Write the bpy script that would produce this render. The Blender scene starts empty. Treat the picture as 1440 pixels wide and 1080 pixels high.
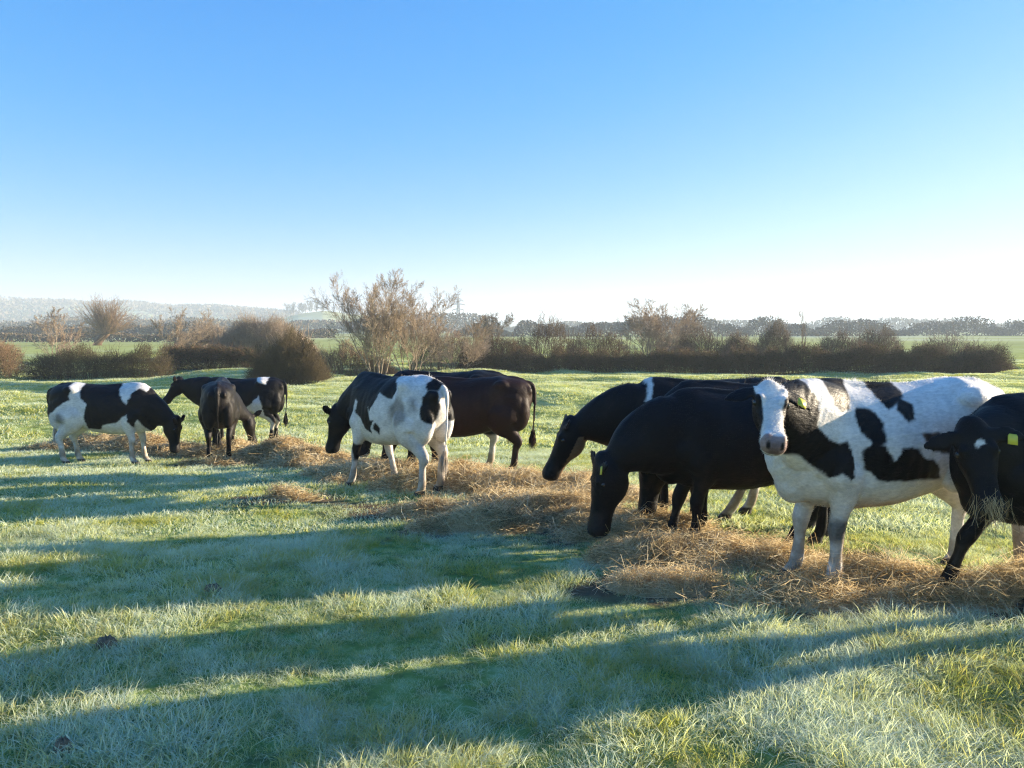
import bpy, math, random
import numpy as np
from mathutils import Vector

random.seed(7)
RNG = np.random.default_rng(11)
sc = bpy.context.scene
COL = sc.collection

# ------------------------------------------------------------------ camera
F_PX = 1060.0                    # focal length in pixels of a 1440 px wide picture
CAM_Z = 1.60
PITCH = math.atan(78.0 / F_PX)   # the horizon stands 78 px above the middle
cam_d = bpy.data.cameras.new('camera')
cam_d.sensor_width = 36.0
cam_d.lens = 36.0 * F_PX / 1440.0
cam_d.clip_start = 0.05
cam_d.clip_end = 20000.0
cam = bpy.data.objects.new('camera', cam_d)
COL.objects.link(cam)
cam.location = (0, 0, CAM_Z)
cam.rotation_euler = (math.pi / 2 - PITCH, 0, 0)
sc.camera = cam

# ------------------------------------------------------------------ sky, sun, exposure
SUN_EL = math.radians(11.5)
SUN_AZ = math.radians(72.0)      # to the right of the view direction (+Y)
world = bpy.data.worlds.new('World')
sc.world = world
world.use_nodes = True
wn = world.node_tree
bg = wn.nodes['Background']
sky = wn.nodes.new('ShaderNodeTexSky')
sky.sky_type = 'NISHITA'
sky.sun_disc = False
sky.sun_elevation = SUN_EL
sky.sun_rotation = SUN_AZ
sky.altitude = 0
sky.air_density = 1.0
sky.dust_density = 0.3
sky.ozone_density = 3.0
sk1 = wn.nodes.new('ShaderNodeVectorMath'); sk1.operation = 'SCALE'; sk1.inputs['Scale'].default_value = 1 / 8
crv = wn.nodes.new('ShaderNodeRGBCurve')          # tone response of the sky, so that the glow round the sun keeps its colour
for ci, pts in ((0, [(0, 0), (.8, .045), (1.5, .18), (2.2, .36), (3.0, .53), (4.5, .73), (6.2, .90), (8, .98)]),
                (1, [(0, 0), (1.5, .34), (2.0, .42), (2.7, .53), (3.6, .68), (4.5, .80), (6.2, .92), (8, .97)]),
                (2, [(0, 0), (1.2, .60), (1.9, .78), (2.8, .90), (3.3, .90), (3.9, .95), (6, .96), (8, .96)])):
    cc_ = crv.mapping.curves[ci]
    cc_.points[0].location = pts[0]; cc_.points[1].location = (1, pts[-1][1])
    for x_, y_ in pts[1:-1]: cc_.points.new(x_ / 8, y_)
crv.mapping.update()
sk2 = wn.nodes.new('ShaderNodeVectorMath'); sk2.operation = 'SCALE'; sk2.inputs['Scale'].default_value = 3.2
wn.links.new(sky.outputs[0], sk1.inputs[0]); wn.links.new(sk1.outputs[0], crv.inputs['Color'])
wn.links.new(crv.outputs[0], sk2.inputs[0]); wn.links.new(sk2.outputs[0], bg.inputs['Color'])
bg.inputs['Strength'].default_value = 0.096

sun_d = bpy.data.lights.new('sun', 'SUN')
sun_d.energy = 5.0
sun_d.angle = math.radians(0.55)
sun_d.color = (1.0, 0.84, 0.62)
sun = bpy.data.objects.new('sun', sun_d)
COL.objects.link(sun)
sdir = Vector((math.sin(SUN_AZ) * math.cos(SUN_EL), math.cos(SUN_AZ) * math.cos(SUN_EL), math.sin(SUN_EL)))
sun.rotation_euler = sdir.to_track_quat('Z', 'Y').to_euler()
sun.location = (30, 10, 20)

sc.view_settings.view_transform = 'Standard'
sc.view_settings.look = 'None'
sc.view_settings.gamma = 1.0
sc.view_settings.exposure = 1.78
sc.cycles.max_bounces = 6
sc.cycles.diffuse_bounces = 4
sc.cycles.transmission_bounces = 3
sc.cycles.volume_bounces = 1
sc.cycles.transparent_max_bounces = 8
sc.cycles.use_denoising = True
sc.cycles.denoising_input_passes = 'RGB_ALBEDO_NORMAL'
sc.cycles.denoising_prefilter = 'NONE'
sc.cycles.filter_width = 1.2
sc.cycles.sample_clamp_indirect = 4.0

# ------------------------------------------------------------------ noise and terrain
_T = np.random.default_rng(5).random((256, 256))
def vnoise(x, y, seed=0):
    x = np.asarray(x, float) + seed * 17.31; y = np.asarray(y, float) + seed * 9.77
    xi = np.floor(x).astype(int); yi = np.floor(y).astype(int)
    fx = x - xi; fy = y - yi
    fx = fx * fx * fx * (fx * (fx * 6 - 15) + 10); fy = fy * fy * fy * (fy * (fy * 6 - 15) + 10)
    g = lambda a, b: _T[a & 255, b & 255]
    return ((g(xi, yi) * (1 - fx) + g(xi + 1, yi) * fx) * (1 - fy)
            + (g(xi, yi + 1) * (1 - fx) + g(xi + 1, yi + 1) * fx) * fy) * 2 - 1
def fbm(x, y, seed=0, octv=3):
    s = 0; a = 1.0; n = 0
    for k in range(octv):
        s = s + a * vnoise(x * 2 ** k, y * 2 ** k, seed + k * 3); n += a; a *= 0.5
    return s / n
def noise3(P, sc_, seed=0):
    return (vnoise(P[:, 0] * sc_ + P[:, 2] * sc_ * .37, P[:, 1] * sc_ + P[:, 2] * sc_ * .91, seed)
            + vnoise(P[:, 2] * sc_, P[:, 0] * sc_ - P[:, 1] * sc_ * .5, seed + 5)) * .5
def sstep(a, b, x):
    t = np.clip((np.asarray(x, float) - a) / (b - a), 0, 1)
    return t * t * (3 - 2 * t)
PROF = np.array([(-60, .1), (0, 0), (4.6, -.03), (6, -.15), (7.2, -.22), (8.4, -.29), (10.4, -.42), (12.2, -.60),
                 (15.7, -.84), (20, -.95), (28, -1.0), (45, -1.1), (150, -1.3), (600, -1.6), (6000, -2)])
def terrain(x, y):
    x = np.asarray(x, float); y = np.asarray(y, float)
    z = np.interp(y, PROF[:, 0], PROF[:, 1])
    z = (z + np.interp(y - .7, PROF[:, 0], PROF[:, 1]) + np.interp(y + .7, PROF[:, 0], PROF[:, 1])) / 3
    r = np.hypot(x, y)
    near = 1 - sstep(60, 120, r)
    mid = sstep(14.5, 22, r) * near
    z = z + .036 * fbm(x / 1.3, y / 1.0, 1) * near
    z = z + .42 * mid * fbm(x / 4.5, y / 3.0, 2, 2)
    z = z + .05 * near * fbm(x / 4.0, y / 3.0, 4, 2)
    z = z + 1.5 * sstep(120, 600, r) * fbm(x / 160, y / 160, 6, 2)
    return z
def tz(x, y): return float(terrain(np.array([x]), np.array([y]))[0])
CP, SP = math.cos(PITCH), math.sin(PITCH)
def ray(px, py):
    a = (px - 720) / F_PX; b = -(py - 540) / F_PX
    return np.array([a, CP + b * SP, -SP + b * CP])
def ground(px, py):
    d = ray(px, py); t = 1.5
    while t < 400:
        p = d * t
        if CAM_Z + p[2] < tz(p[0], p[1]): break
        t *= 1.004
    return d[0] * t, d[1] * t
def at(px, D):
    """ground point at distance D (along +Y) that stands under picture column px"""
    x = (px - 720) / F_PX * D * (CP + SP * SP / CP)
    return x, D, tz(x, D)

# ------------------------------------------------------------------ mesh helpers
def mk_mesh(name, V, F, smooth=False, attrs=None):
    me = bpy.data.meshes.new(name)
    V = np.asarray(V, np.float32)
    if isinstance(F, np.ndarray): F = [F]
    F = [np.asarray(f) for f in F if len(f)]
    nl = sum(f.size for f in F); npoly = sum(len(f) for f in F)
    me.vertices.add(len(V)); me.vertices.foreach_set('co', V.ravel())
    me.loops.add(nl); me.polygons.add(npoly)
    me.loops.foreach_set('vertex_index', np.concatenate([f.ravel() for f in F]).astype(np.int32))
    tot = np.concatenate([np.full(len(f), f.shape[1]) for f in F])
    st = np.concatenate([[0], np.cumsum(tot)[:-1]])
    me.polygons.foreach_set('loop_start', st.astype(np.int32))
    me.polygons.foreach_set('loop_total', tot.astype(np.int32))
    if smooth: me.polygons.foreach_set('use_smooth', np.ones(npoly, bool))
    for k, a in (attrs or {}).items():
        a = np.asarray(a, np.float32)
        if a.ndim == 1:
            me.attributes.new(k, 'FLOAT', 'POINT').data.foreach_set('value', a)
        else:
            if a.shape[1] == 3: a = np.c_[a, np.ones(len(a), np.float32)]
            me.attributes.new(k, 'FLOAT_COLOR', 'POINT').data.foreach_set('color', a.astype(np.float32).ravel())
    me.update(calc_edges=True)
    return me
def link(name, me, mat, parent=None, loc=None):
    o = bpy.data.objects.new(name, me); COL.objects.link(o)
    if mat is not None and me is not None and len(me.materials) == 0: me.materials.append(mat)
    if parent: o.parent = parent
    if loc is not None: o.location = loc
    return o
def empty(name, loc, rz=0):
    o = bpy.data.objects.new(name, None); COL.objects.link(o)
    o.location = loc; o.rotation_euler = (0, 0, rz); o.empty_display_size = .3
    return o
def tag(o, label=None, cat=None, group=None, kind=None):
    if label: o['label'] = label
    if cat: o['category'] = cat
    if group: o['group'] = group
    if kind: o['kind'] = kind
    return o
def nrm(v):
    v = np.asarray(v, float); return v / np.maximum(np.linalg.norm(v, axis=-1, keepdims=True), 1e-9)
def prisms(P0, P1, r0, r1, k=3):
    P0 = np.asarray(P0, float); P1 = np.asarray(P1, float); n = len(P0)
    r0 = np.broadcast_to(r0, n).astype(float); r1 = np.broadcast_to(r1, n).astype(float)
    T = nrm(P1 - P0)
    ref = np.where(np.abs(T[:, 2:3]) > .9, np.array([[1., 0, 0]]), np.array([[0, 0, 1.]]))
    A = nrm(np.cross(T, ref)); B = np.cross(T, A)
    ang = np.arange(k) * 2 * np.pi / k
    c = np.cos(ang)[None, :, None]; s = np.sin(ang)[None, :, None]
    ring = A[:, None] * c + B[:, None] * s
    V = np.concatenate([P0[:, None] + ring * r0[:, None, None], P1[:, None] + ring * r1[:, None, None]], 1)
    i = np.arange(k); q = np.stack([i, (i + 1) % k, (i + 1) % k + k, i + k], 1)
    Fc = q[None] + (np.arange(n) * 2 * k)[:, None, None]
    return V.reshape(-1, 3), Fc.reshape(-1, 4)
def cards(C, size, seed=1, up=0.0):
    """small randomly turned leaf triangles with a pointed tip"""
    r = np.random.default_rng(seed); n = len(C)
    a = nrm(r.normal(size=(n, 3)) + np.array([0, 0, up])); b = nrm(np.cross(a, r.normal(size=(n, 3))))
    s = np.broadcast_to(size, n)[:, None] * r.uniform(.6, 1.4, (n, 1))
    V = np.stack([C - a * s * .5, C + b * s * .28, C + a * s * .5, C - b * s * .28], 1).reshape(-1, 3)
    F = np.arange(n * 4).reshape(-1, 4)
    return V, F
def merge(parts):
    Vs = []; Fs = {}; o = 0
    for V, F in parts:
        Vs.append(V)
        for f in (F if isinstance(F, list) else [F]):
            if len(f): Fs.setdefault(f.shape[1], []).append(f + o)
        o += len(V)
    return np.concatenate(Vs), [np.concatenate(v) for v in Fs.values()]
def catmull(P, n):
    P = np.asarray(P, float); m = len(P)
    t = np.linspace(0, m - 1, n); i = np.clip(np.floor(t).astype(int), 0, m - 2); f = (t - i)[:, None]
    g = lambda j: P[np.clip(j, 0, m - 1)]
    p0, p1, p2, p3 = g(i - 1), g(i), g(i + 1), g(i + 2)
    return .5 * (2 * p1 + (p2 - p0) * f + (2 * p0 - 5 * p1 + 4 * p2 - p3) * f ** 2 + (3 * p1 - p0 - 3 * p2 + p3) * f ** 3)

# ------------------------------------------------------------------ materials
def new_mat(name):
    m = bpy.data.materials.new(name); m.use_nodes = True
    nt = m.node_tree; nt.nodes.clear()
    out = nt.nodes.new('ShaderNodeOutputMaterial')
    return m, nt, out
def N(nt, t, **kw):
    n = nt.nodes.new(t)
    for k, v in kw.items():
        if k in n.inputs.keys(): n.inputs[k].default_value = v
        else: setattr(n, k, v)
    return n
def L(nt, a, b): nt.links.new(a, b)
def ramp(nt, src, stops):
    r = nt.nodes.new('ShaderNodeValToRGB'); e = r.color_ramp.elements
    while len(e) < len(stops): e.new(.5)
    for k, (p, c) in enumerate(stops):
        e[k].position = p; e[k].color = (*c, 1) if len(c) == 3 else c
    if src is not None: L(nt, src, r.inputs[0])
    return r
def noise_node(nt, scale, detail=3, rough=.55, vec=None):
    n = N(nt, 'ShaderNodeTexNoise'); n.inputs['Scale'].default_value = scale
    n.inputs['Detail'].default_value = detail; n.inputs['Roughness'].default_value = rough
    if vec is not None: L(nt, vec, n.inputs['Vector'])
    return n
def mixc(nt, fac, a, b, mode='MIX'):
    m = nt.nodes.new('ShaderNodeMix'); m.data_type = 'RGBA'; m.blend_type = mode
    if isinstance(fac, (int, float)): m.inputs[0].default_value = fac
    else: L(nt, fac, m.inputs[0])
    for s, v in ((6, a), (7, b)):
        if isinstance(v, tuple): m.inputs[s].default_value = (*v, 1)
        else: L(nt, v, m.inputs[s])
    return m.outputs[2]

def blade_mat(name, frost_amt=1.0):
    m, nt, out = new_mat(name)
    geo = N(nt, 'ShaderNodeNewGeometry')
    t = N(nt, 'ShaderNodeAttribute', attribute_name='t'); rr = N(nt, 'ShaderNodeAttribute', attribute_name='r')
    n1 = noise_node(nt, 1.1, 4, .6, geo.outputs['Position'])
    n2 = noise_node(nt, .45, 3, .5, geo.outputs['Position'])
    g = ramp(nt, rr.outputs['Fac'], [(0, (.13, .20, .05)), (.45, (.31, .38, .09)), (.76, (.46, .47, .13)), (.92, (.55, .46, .20)), (1, (.60, .48, .26))])
    patch = ramp(nt, n2.outputs['Fac'], [(.35, (0.0,) * 3), (.62, (1.0,) * 3)])
    g2 = mixc(nt, patch.outputs[0], g.outputs[0], mixc(nt, .55, g.outputs[0], (.60, .58, .06)))
    n4 = noise_node(nt, 9, 3, .6, geo.outputs['Position'])
    ad = N(nt, 'ShaderNodeMath', operation='MULTIPLY_ADD'); L(nt, n4.outputs['Fac'], ad.inputs[0]); ad.inputs[1].default_value = .55; L(nt, n1.outputs['Fac'], ad.inputs[2])
    ad2 = N(nt, 'ShaderNodeMath', operation='MULTIPLY_ADD'); L(nt, rr.outputs['Fac'], ad2.inputs[0]); ad2.inputs[1].default_value = -.22; L(nt, ad.outputs[0], ad2.inputs[2])
    fr = ramp(nt, ad2.outputs[0], [(.46, (.08,) * 3), (.74, (.95 * frost_amt,) * 3)])
    tt = N(nt, 'ShaderNodeMapRange'); L(nt, t.outputs['Fac'], tt.inputs[0])
    tt.inputs[1].default_value = .1; tt.inputs[2].default_value = .75; tt.inputs[3].default_value = .15; tt.inputs[4].default_value = .9
    mul = N(nt, 'ShaderNodeMath', operation='MULTIPLY'); L(nt, fr.outputs[0], mul.inputs[0]); L(nt, tt.outputs[0], mul.inputs[1])
    c = mixc(nt, mul.outputs[0], g2, (.80, .89, .82))
    d = N(nt, 'ShaderNodeBsdfDiffuse'); L(nt, c, d.inputs['Color'])
    tr = N(nt, 'ShaderNodeBsdfTranslucent')
    L(nt, mixc(nt, 1.0, c, mixc(nt, mul.outputs[0], (1.0, .98, .42), (1.0, 1.0, .80)), 'MULTIPLY'), tr.inputs['Color'])
    ms = N(nt, 'ShaderNodeMixShader'); ms.inputs[0].default_value = .5
    L(nt, d.outputs[0], ms.inputs[1]); L(nt, tr.outputs[0], ms.inputs[2])
    L(nt, ms.outputs[0], out.inputs[0])
    return m

def simple_mat(name, stops, scale=3, rough=.9, bump=0, attr=None, trans=0):
    m, nt, out = new_mat(name)
    geo = N(nt, 'ShaderNodeNewGeometry'); info = N(nt, 'ShaderNodeObjectInfo')
    n = noise_node(nt, scale, 4, .6, geo.outputs['Position'])
    src = n.outputs['Fac']
    if attr:
        a = N(nt, 'ShaderNodeAttribute', attribute_name=attr)
        ad = N(nt, 'ShaderNodeMath', operation='MULTIPLY_ADD'); L(nt, a.outputs['Fac'], ad.inputs[0])
        ad.inputs[1].default_value = .7; L(nt, n.outputs['Fac'], ad.inputs[2])
        sb = N(nt, 'ShaderNodeMath', operation='SUBTRACT'); L(nt, ad.outputs[0], sb.inputs[0]); sb.inputs[1].default_value = .35
        src = sb.outputs[0]
    r = ramp(nt, src, stops)
    b = N(nt, 'ShaderNodeBsdfPrincipled'); L(nt, r.outputs[0], b.inputs['Base Color'])
    b.inputs['Roughness'].default_value = rough; b.inputs['Specular IOR Level'].default_value = .25
    if bump:
        bp = N(nt, 'ShaderNodeBump'); bp.inputs['Strength'].default_value = bump; L(nt, n.outputs['Fac'], bp.inputs['Height'])
        L(nt, bp.outputs[0], b.inputs['Normal'])
    if trans:
        tr = N(nt, 'ShaderNodeBsdfTranslucent'); L(nt, r.outputs[0], tr.inputs['Color'])
        ms = N(nt, 'ShaderNodeMixShader'); ms.inputs[0].default_value = trans
        L(nt, b.outputs[0], ms.inputs[1]); L(nt, tr.outputs[0], ms.inputs[2]); L(nt, ms.outputs[0], out.inputs[0])
    else: L(nt, b.outputs[0], out.inputs[0])
    return m

def ground_mat():
    m, nt, out = new_mat('pasture')
    geo = N(nt, 'ShaderNodeNewGeometry')
    n1 = noise_node(nt, .35, 6, .6, geo.outputs['Position']); n2 = noise_node(nt, 6, 5, .65, geo.outputs['Position'])
    n3 = noise_node(nt, .012, 3, .5, geo.outputs['Position'])
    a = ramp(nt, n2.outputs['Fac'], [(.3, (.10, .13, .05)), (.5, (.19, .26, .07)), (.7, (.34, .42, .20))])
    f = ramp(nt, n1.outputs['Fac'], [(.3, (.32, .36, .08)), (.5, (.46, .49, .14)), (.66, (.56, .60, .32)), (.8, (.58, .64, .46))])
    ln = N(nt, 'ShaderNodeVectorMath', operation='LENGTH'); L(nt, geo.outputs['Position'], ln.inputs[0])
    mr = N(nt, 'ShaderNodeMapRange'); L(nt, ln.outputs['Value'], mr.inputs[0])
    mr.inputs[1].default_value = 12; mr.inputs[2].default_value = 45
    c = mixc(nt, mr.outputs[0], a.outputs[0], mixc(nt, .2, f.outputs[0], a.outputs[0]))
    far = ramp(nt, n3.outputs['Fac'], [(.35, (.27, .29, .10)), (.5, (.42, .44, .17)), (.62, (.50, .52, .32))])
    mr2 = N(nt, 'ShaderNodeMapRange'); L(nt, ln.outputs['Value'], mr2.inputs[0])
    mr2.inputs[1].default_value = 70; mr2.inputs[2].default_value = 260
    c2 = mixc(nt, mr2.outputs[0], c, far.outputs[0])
    md = N(nt, 'ShaderNodeAttribute', attribute_name='mud'); c2 = mixc(nt, md.outputs['Fac'], c2, mixc(nt, n2.outputs['Fac'], (.07, .05, .032), (.20, .15, .09)))
    b = N(nt, 'ShaderNodeBsdfDiffuse'); L(nt, c2, b.inputs['Color'])
    bp = N(nt, 'ShaderNodeBump'); bp.inputs['Strength'].default_value = .8; bp.inputs['Distance'].default_value = .05
    L(nt, n2.outputs['Fac'], bp.inputs['Height']); L(nt, bp.outputs[0], b.inputs['Normal'])
    L(nt, b.outputs[0], out.inputs[0])
    return m

def coat_mat(name, fine=60.0, attr='coat'):
    m, nt, out = new_mat(name)
    a = N(nt, 'ShaderNodeAttribute', attribute_name=attr)
    tc = N(nt, 'ShaderNodeTexCoord')
    mp = N(nt, 'ShaderNodeMapping'); mp.inputs['Scale'].default_value = (.35, 1, 1); L(nt, tc.outputs['Object'], mp.inputs[0])
    n = noise_node(nt, fine, 3, .7, mp.outputs[0]); n2 = noise_node(nt, 7, 3, .6, tc.outputs['Object'])
    k = ramp(nt, n.outputs['Fac'], [(.3, (.80,) * 3), (.7, (1.12,) * 3)])
    k2 = ramp(nt, n2.outputs['Fac'], [(.35, (.82,) * 3), (.65, (1.05,) * 3)])
    c = mixc(nt, 1.0, mixc(nt, 1.0, a.outputs['Color'], k.outputs[0], 'MULTIPLY'), k2.outputs[0], 'MULTIPLY')
    b = N(nt, 'ShaderNodeBsdfPrincipled'); L(nt, c, b.inputs['Base Color'])
    b.inputs['Roughness'].default_value = .5; b.inputs['Specular IOR Level'].default_value = .16
    bp = N(nt, 'ShaderNodeBump'); bp.inputs['Strength'].default_value = .6; bp.inputs['Distance'].default_value = .008
    L(nt, n.outputs['Fac'], bp.inputs['Height']); L(nt, bp.outputs[0], b.inputs['Normal'])
    L(nt, b.outputs[0], out.inputs[0])
    return m
def fur_mat():
    m, nt, out = new_mat('fur')
    a = N(nt, 'ShaderNodeAttribute', attribute_name='coat')
    d = N(nt, 'ShaderNodeBsdfPrincipled'); L(nt, a.outputs['Color'], d.inputs['Base Color']); d.inputs['Roughness'].default_value = .5
    tr = N(nt, 'ShaderNodeBsdfTranslucent'); L(nt, a.outputs['Color'], tr.inputs['Color'])
    ms = N(nt, 'ShaderNodeMixShader'); ms.inputs[0].default_value = .45
    L(nt, d.outputs[0], ms.inputs[1]); L(nt, tr.outputs[0], ms.inputs[2]); L(nt, ms.outputs[0], out.inputs[0])
    return m
def flat_mat(name, col, rough=.5, spec=.5):
    m, nt, out = new_mat(name)
    tc = N(nt, 'ShaderNodeTexCoord'); n = noise_node(nt, 40, 3, .6, tc.outputs['Object'])
    b = N(nt, 'ShaderNodeBsdfPrincipled')
    L(nt, mixc(nt, n.outputs['Fac'], tuple(c * .8 for c in col), tuple(min(1, c * 1.1) for c in col)), b.inputs['Base Color'])
    b.inputs['Roughness'].default_value = rough; b.inputs['Specular IOR Level'].default_value = spec
    L(nt, b.outputs[0], out.inputs[0])
    return m
M_GROUND = ground_mat(); M_BLADE = blade_mat('grass_blade')
M_COAT = coat_mat('coat'); M_FUR = fur_mat()
M_EYE = flat_mat('eye', (.01, .008, .007), .08, .8)
M_TAG = flat_mat('yellow_plastic', (.70, .62, .06), .45)
M_HAY = simple_mat('hay', [(.15, (.25, .17, .08)), (.42, (.58, .43, .215)), (.65, (.78, .63, .37)), (.9, (.90, .81, .57))], 2.5, .7, 0, 'r', .5)
M_BARK_PALE = simple_mat('pale_bark', [(.3, (.24, .18, .13)), (.7, (.46, .37, .27))], 5)
M_TWIG_BROWN = simple_mat('brown_twig', [(.3, (.085, .055, .032)), (.7, (.17, .11, .065))], 1.2)
M_TWIG_RED = simple_mat('reddish_twig', [(.3, (.20, .135, .085)), (.7, (.36, .25, .155))], .8)
M_TWIG_GREY = simple_mat('grey_twig', [(.3, (.11, .085, .06)), (.7, (.23, .18, .13))], 1.2)
M_TWIG_OLIVE = simple_mat('olive_twig', [(.3, (.075, .058, .032)), (.7, (.15, .115, .06))], 1.2)
M_LEAF_OLIVE = simple_mat('olive_leaf', [(.3, (.045, .042, .018)), (.7, (.10, .09, .035))], 1.5, .7, 0, None, .3)
M_LEAF_DARK = simple_mat('dark_leaf', [(.3, (.018, .028, .012)), (.7, (.055, .065, .028))], 1.5, .7, 0, None, .3)
M_LEAF_BROWN = simple_mat('brown_leaf', [(.3, (.05, .035, .018)), (.7, (.13, .10, .04))], 1.5, .7, 0, None, .3)
M_FARWOOD = simple_mat('far_wood', [(.3, (.07, .058, .042)), (.7, (.18, .145, .10))], .03, .9)
M_STEEL = flat_mat('galvanised_steel', (.30, .31, .32), .5)

# ------------------------------------------------------------------ hay field (needed by terrain dressing)
HB = []
for (px, py, rx, ry, h) in [
    (70, 632, .8, .25, .05), (135, 630, 1.1, .45, .16), (190, 633, .9, .5, .17), (255, 640, .8, .5, .10), (320, 640, .9, .6, .14),
    (300, 655, .7, .25, .07), (392, 650, .95, .5, .25), (445, 655, .85, .5, .17), (500, 668, .8, .5, .10), (408, 702, .42, .14, .07),
    (560, 672, 1.2, .7, .10), (640, 682, 1.1, .6, .14), (720, 690, 1.0, .55, .14), (790, 690, .9, .6, .12), (770, 720, .9, .45, .12),
    (690, 742, .8, .30, .12), (600, 722, .6, .25, .07), (830, 740, .8, .45, .10), (905, 750, .8, .5, .12), (960, 790, .8, .35, .10),
    (1040, 790, .8, .4, .10), (1090, 800, .40, .30, .12), (1225, 822, .7, .35, .08), (1330, 845, .7, .25, .08), (1420, 838, .8, .4, .10),
    (1120, 850, .7, .2, .06), (940, 830, .5, .2, .05), (1530, 830, .8, .5, .10), (850, 700, .8, .6, .08)]:
    if True:
        gx, gy = ground(px, py); HB.append((gx, gy, rx, ry, h))
def hay_h(x, y):
    x = np.asarray(x, float); y = np.asarray(y, float)
    n1 = fbm(x * 1.9, y * 1.9, 21, 3); n2 = fbm(x * 5, y * 5, 23, 3)
    z = np.zeros_like(x) - .02
    for (bx, by, rx, ry, h) in HB:
        d = np.sqrt(((x - bx) / rx) ** 2 + ((y - by) / ry) ** 2) + n1 * .35
        z = np.maximum(z, h * (1.25 if bx < -.6 else 1.15) * (1 - sstep(.15, 1.15, d)) - .02)
    z = np.where(z > 0, z * (1 + .55 * n2) + .012 * n2, z)
    return z

# ------------------------------------------------------------------ ground sheet
def mud(x, y):
    x = np.asarray(x, float); y = np.asarray(y, float); m = np.zeros_like(x)
    for (bx, by, rx, ry, h) in HB: m = np.maximum(m, 1 - np.sqrt(((x - bx) / (rx + .7)) ** 2 + ((y - by) / (ry + .55)) ** 2))
    return sstep(.05, .6, np.clip(m, 0, 1) * 1.2 + .9 * fbm(x * 2.3, y * 2.3, 61, 3) * (m > 0) - .25)
def build_ground():
    nr, na = 420, 760
    R = np.exp(np.linspace(math.log(.4), math.log(9000), nr)); A = np.linspace(0, 2 * np.pi, na, endpoint=False)
    RR, AA = np.meshgrid(R, A, indexing='ij'); X = RR * np.sin(AA); Y = RR * np.cos(AA)
    Z = terrain(X, Y)
    V = np.stack([X.ravel(), Y.ravel(), Z.ravel()], 1); V = np.vstack([V, [0, 0, tz(0, 0)]])
    i, j = np.meshgrid(np.arange(nr - 1), np.arange(na), indexing='ij'); j2 = (j + 1) % na
    q = np.stack([i * na + j, (i + 1) * na + j, (i + 1) * na + j2, i * na + j2], -1).reshape(-1, 4)[:, ::-1]
    jj = np.arange(na); t = np.stack([np.full(na, len(V) - 1), jj, (jj + 1) % na], 1)[:, ::-1]
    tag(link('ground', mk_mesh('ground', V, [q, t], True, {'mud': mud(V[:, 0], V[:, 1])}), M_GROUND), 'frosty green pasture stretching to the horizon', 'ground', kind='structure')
build_ground()

# ------------------------------------------------------------------ cows
def loft(C, S, U, a, bu, bd, e=1.0, n=22, etop=0.0):
    """closed loft: centres C, side vectors S, up vectors U, half width a, up/down extents"""
    m = len(C); ang = np.linspace(0, 2 * np.pi, n, endpoint=False)
    c, s = np.cos(ang), np.sin(ang)
    e = np.broadcast_to(e, m)[:, None]
    cy = np.sign(c)[None] * np.abs(c)[None] ** (e + np.where(s > 0, etop, 0)[None]); sz = np.sign(s)[None] * np.abs(s)[None] ** e
    hz = np.where(s[None] > 0, np.asarray(bu)[:, None], np.asarray(bd)[:, None]) * sz
    V = C[:, None] + S[:, None] * (np.asarray(a)[:, None] * cy)[..., None] + U[:, None] * hz[..., None]
    V = V.reshape(-1, 3)
    i, j = np.meshgrid(np.arange(m - 1), np.arange(n), indexing='ij'); j2 = (j + 1) % n
    q = np.stack([i * n + j, i * n + j2, (i + 1) * n + j2, (i + 1) * n + j], -1).reshape(-1, 4)
    V = np.vstack([V, C[0], C[-1]]); k0 = m * n; jj = np.arange(n)
    t1 = np.stack([np.full(n, k0), (jj + 1) % n, jj], 1); t2 = np.stack([np.full(n, k0 + 1), jj + (m - 1) * n, (jj + 1) % n + (m - 1) * n], 1)
    # orient outwards
    cen = V[:-2].mean(0); p = V[q]; nn = np.cross(p[:, 1] - p[:, 0], p[:, 2] - p[:, 0]); ctr = p.mean(1)
    axis_c = C[np.repeat(np.arange(m - 1), n)]
    if (np.einsum('ij,ij->i', nn, ctr - axis_c)).sum() < 0: q = q[:, ::-1]; t1 = t1[:, ::-1]; t2 = t2[:, ::-1]
    return V, [q, np.vstack([t1, t2])]
def limb(P, rs, rf, side, n=14, m=18):
    """tapered limb: path P, radii rs (sideways) and rf (fore and aft)"""
    D = catmull(np.c_[P, rs, rf], m); C = D[:, :3]
    T = nrm(np.gradient(C, axis=0)); S = np.broadcast_to(np.asarray(side, float), C.shape)
    S = nrm(S - T * np.einsum('ij,ij->i', S, T)[:, None]); U = np.cross(S, T)
    return loft(C, S, U, np.maximum(D[:, 3], .004), np.maximum(D[:, 4], .004), np.maximum(D[:, 4], .004), 1.0, n)
def blob(c, r, n=12, m=9):
    t = np.linspace(-1, 1, m) * .98; C = np.array(c)[None] + np.outer(t * r[0], [1, 0, 0])
    w = np.sqrt(1 - t ** 2)
    o = np.ones((m, 1))
    return loft(C, o * [0, 1, 0], o * [0, 0, 1], w * r[1], w * r[2], w * r[2], 1.0, n)
def poly_sd(x, z, P):
    """signed distance to a polygon, negative inside"""
    P = np.asarray(P, float); d = np.full(x.shape, 1e9); ins = np.zeros(x.shape, bool)
    for k in range(len(P)):
        a = P[k]; b = P[(k + 1) % len(P)]; e = b - a
        wx = x - a[0]; wz = z - a[1]; t = np.clip((wx * e[0] + wz * e[1]) / (e @ e + 1e-12), 0, 1)
        d = np.minimum(d, np.hypot(wx - e[0] * t, wz - e[1] * t))
        c = (a[1] > z) != (b[1] > z)
        with np.errstate(divide='ignore', invalid='ignore'):
            ins ^= c & (x < (b[0] - a[0]) * (z - a[1]) / (b[1] - a[1] + 1e-12) + a[0])
    return np.where(ins, -d, d)

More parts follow.
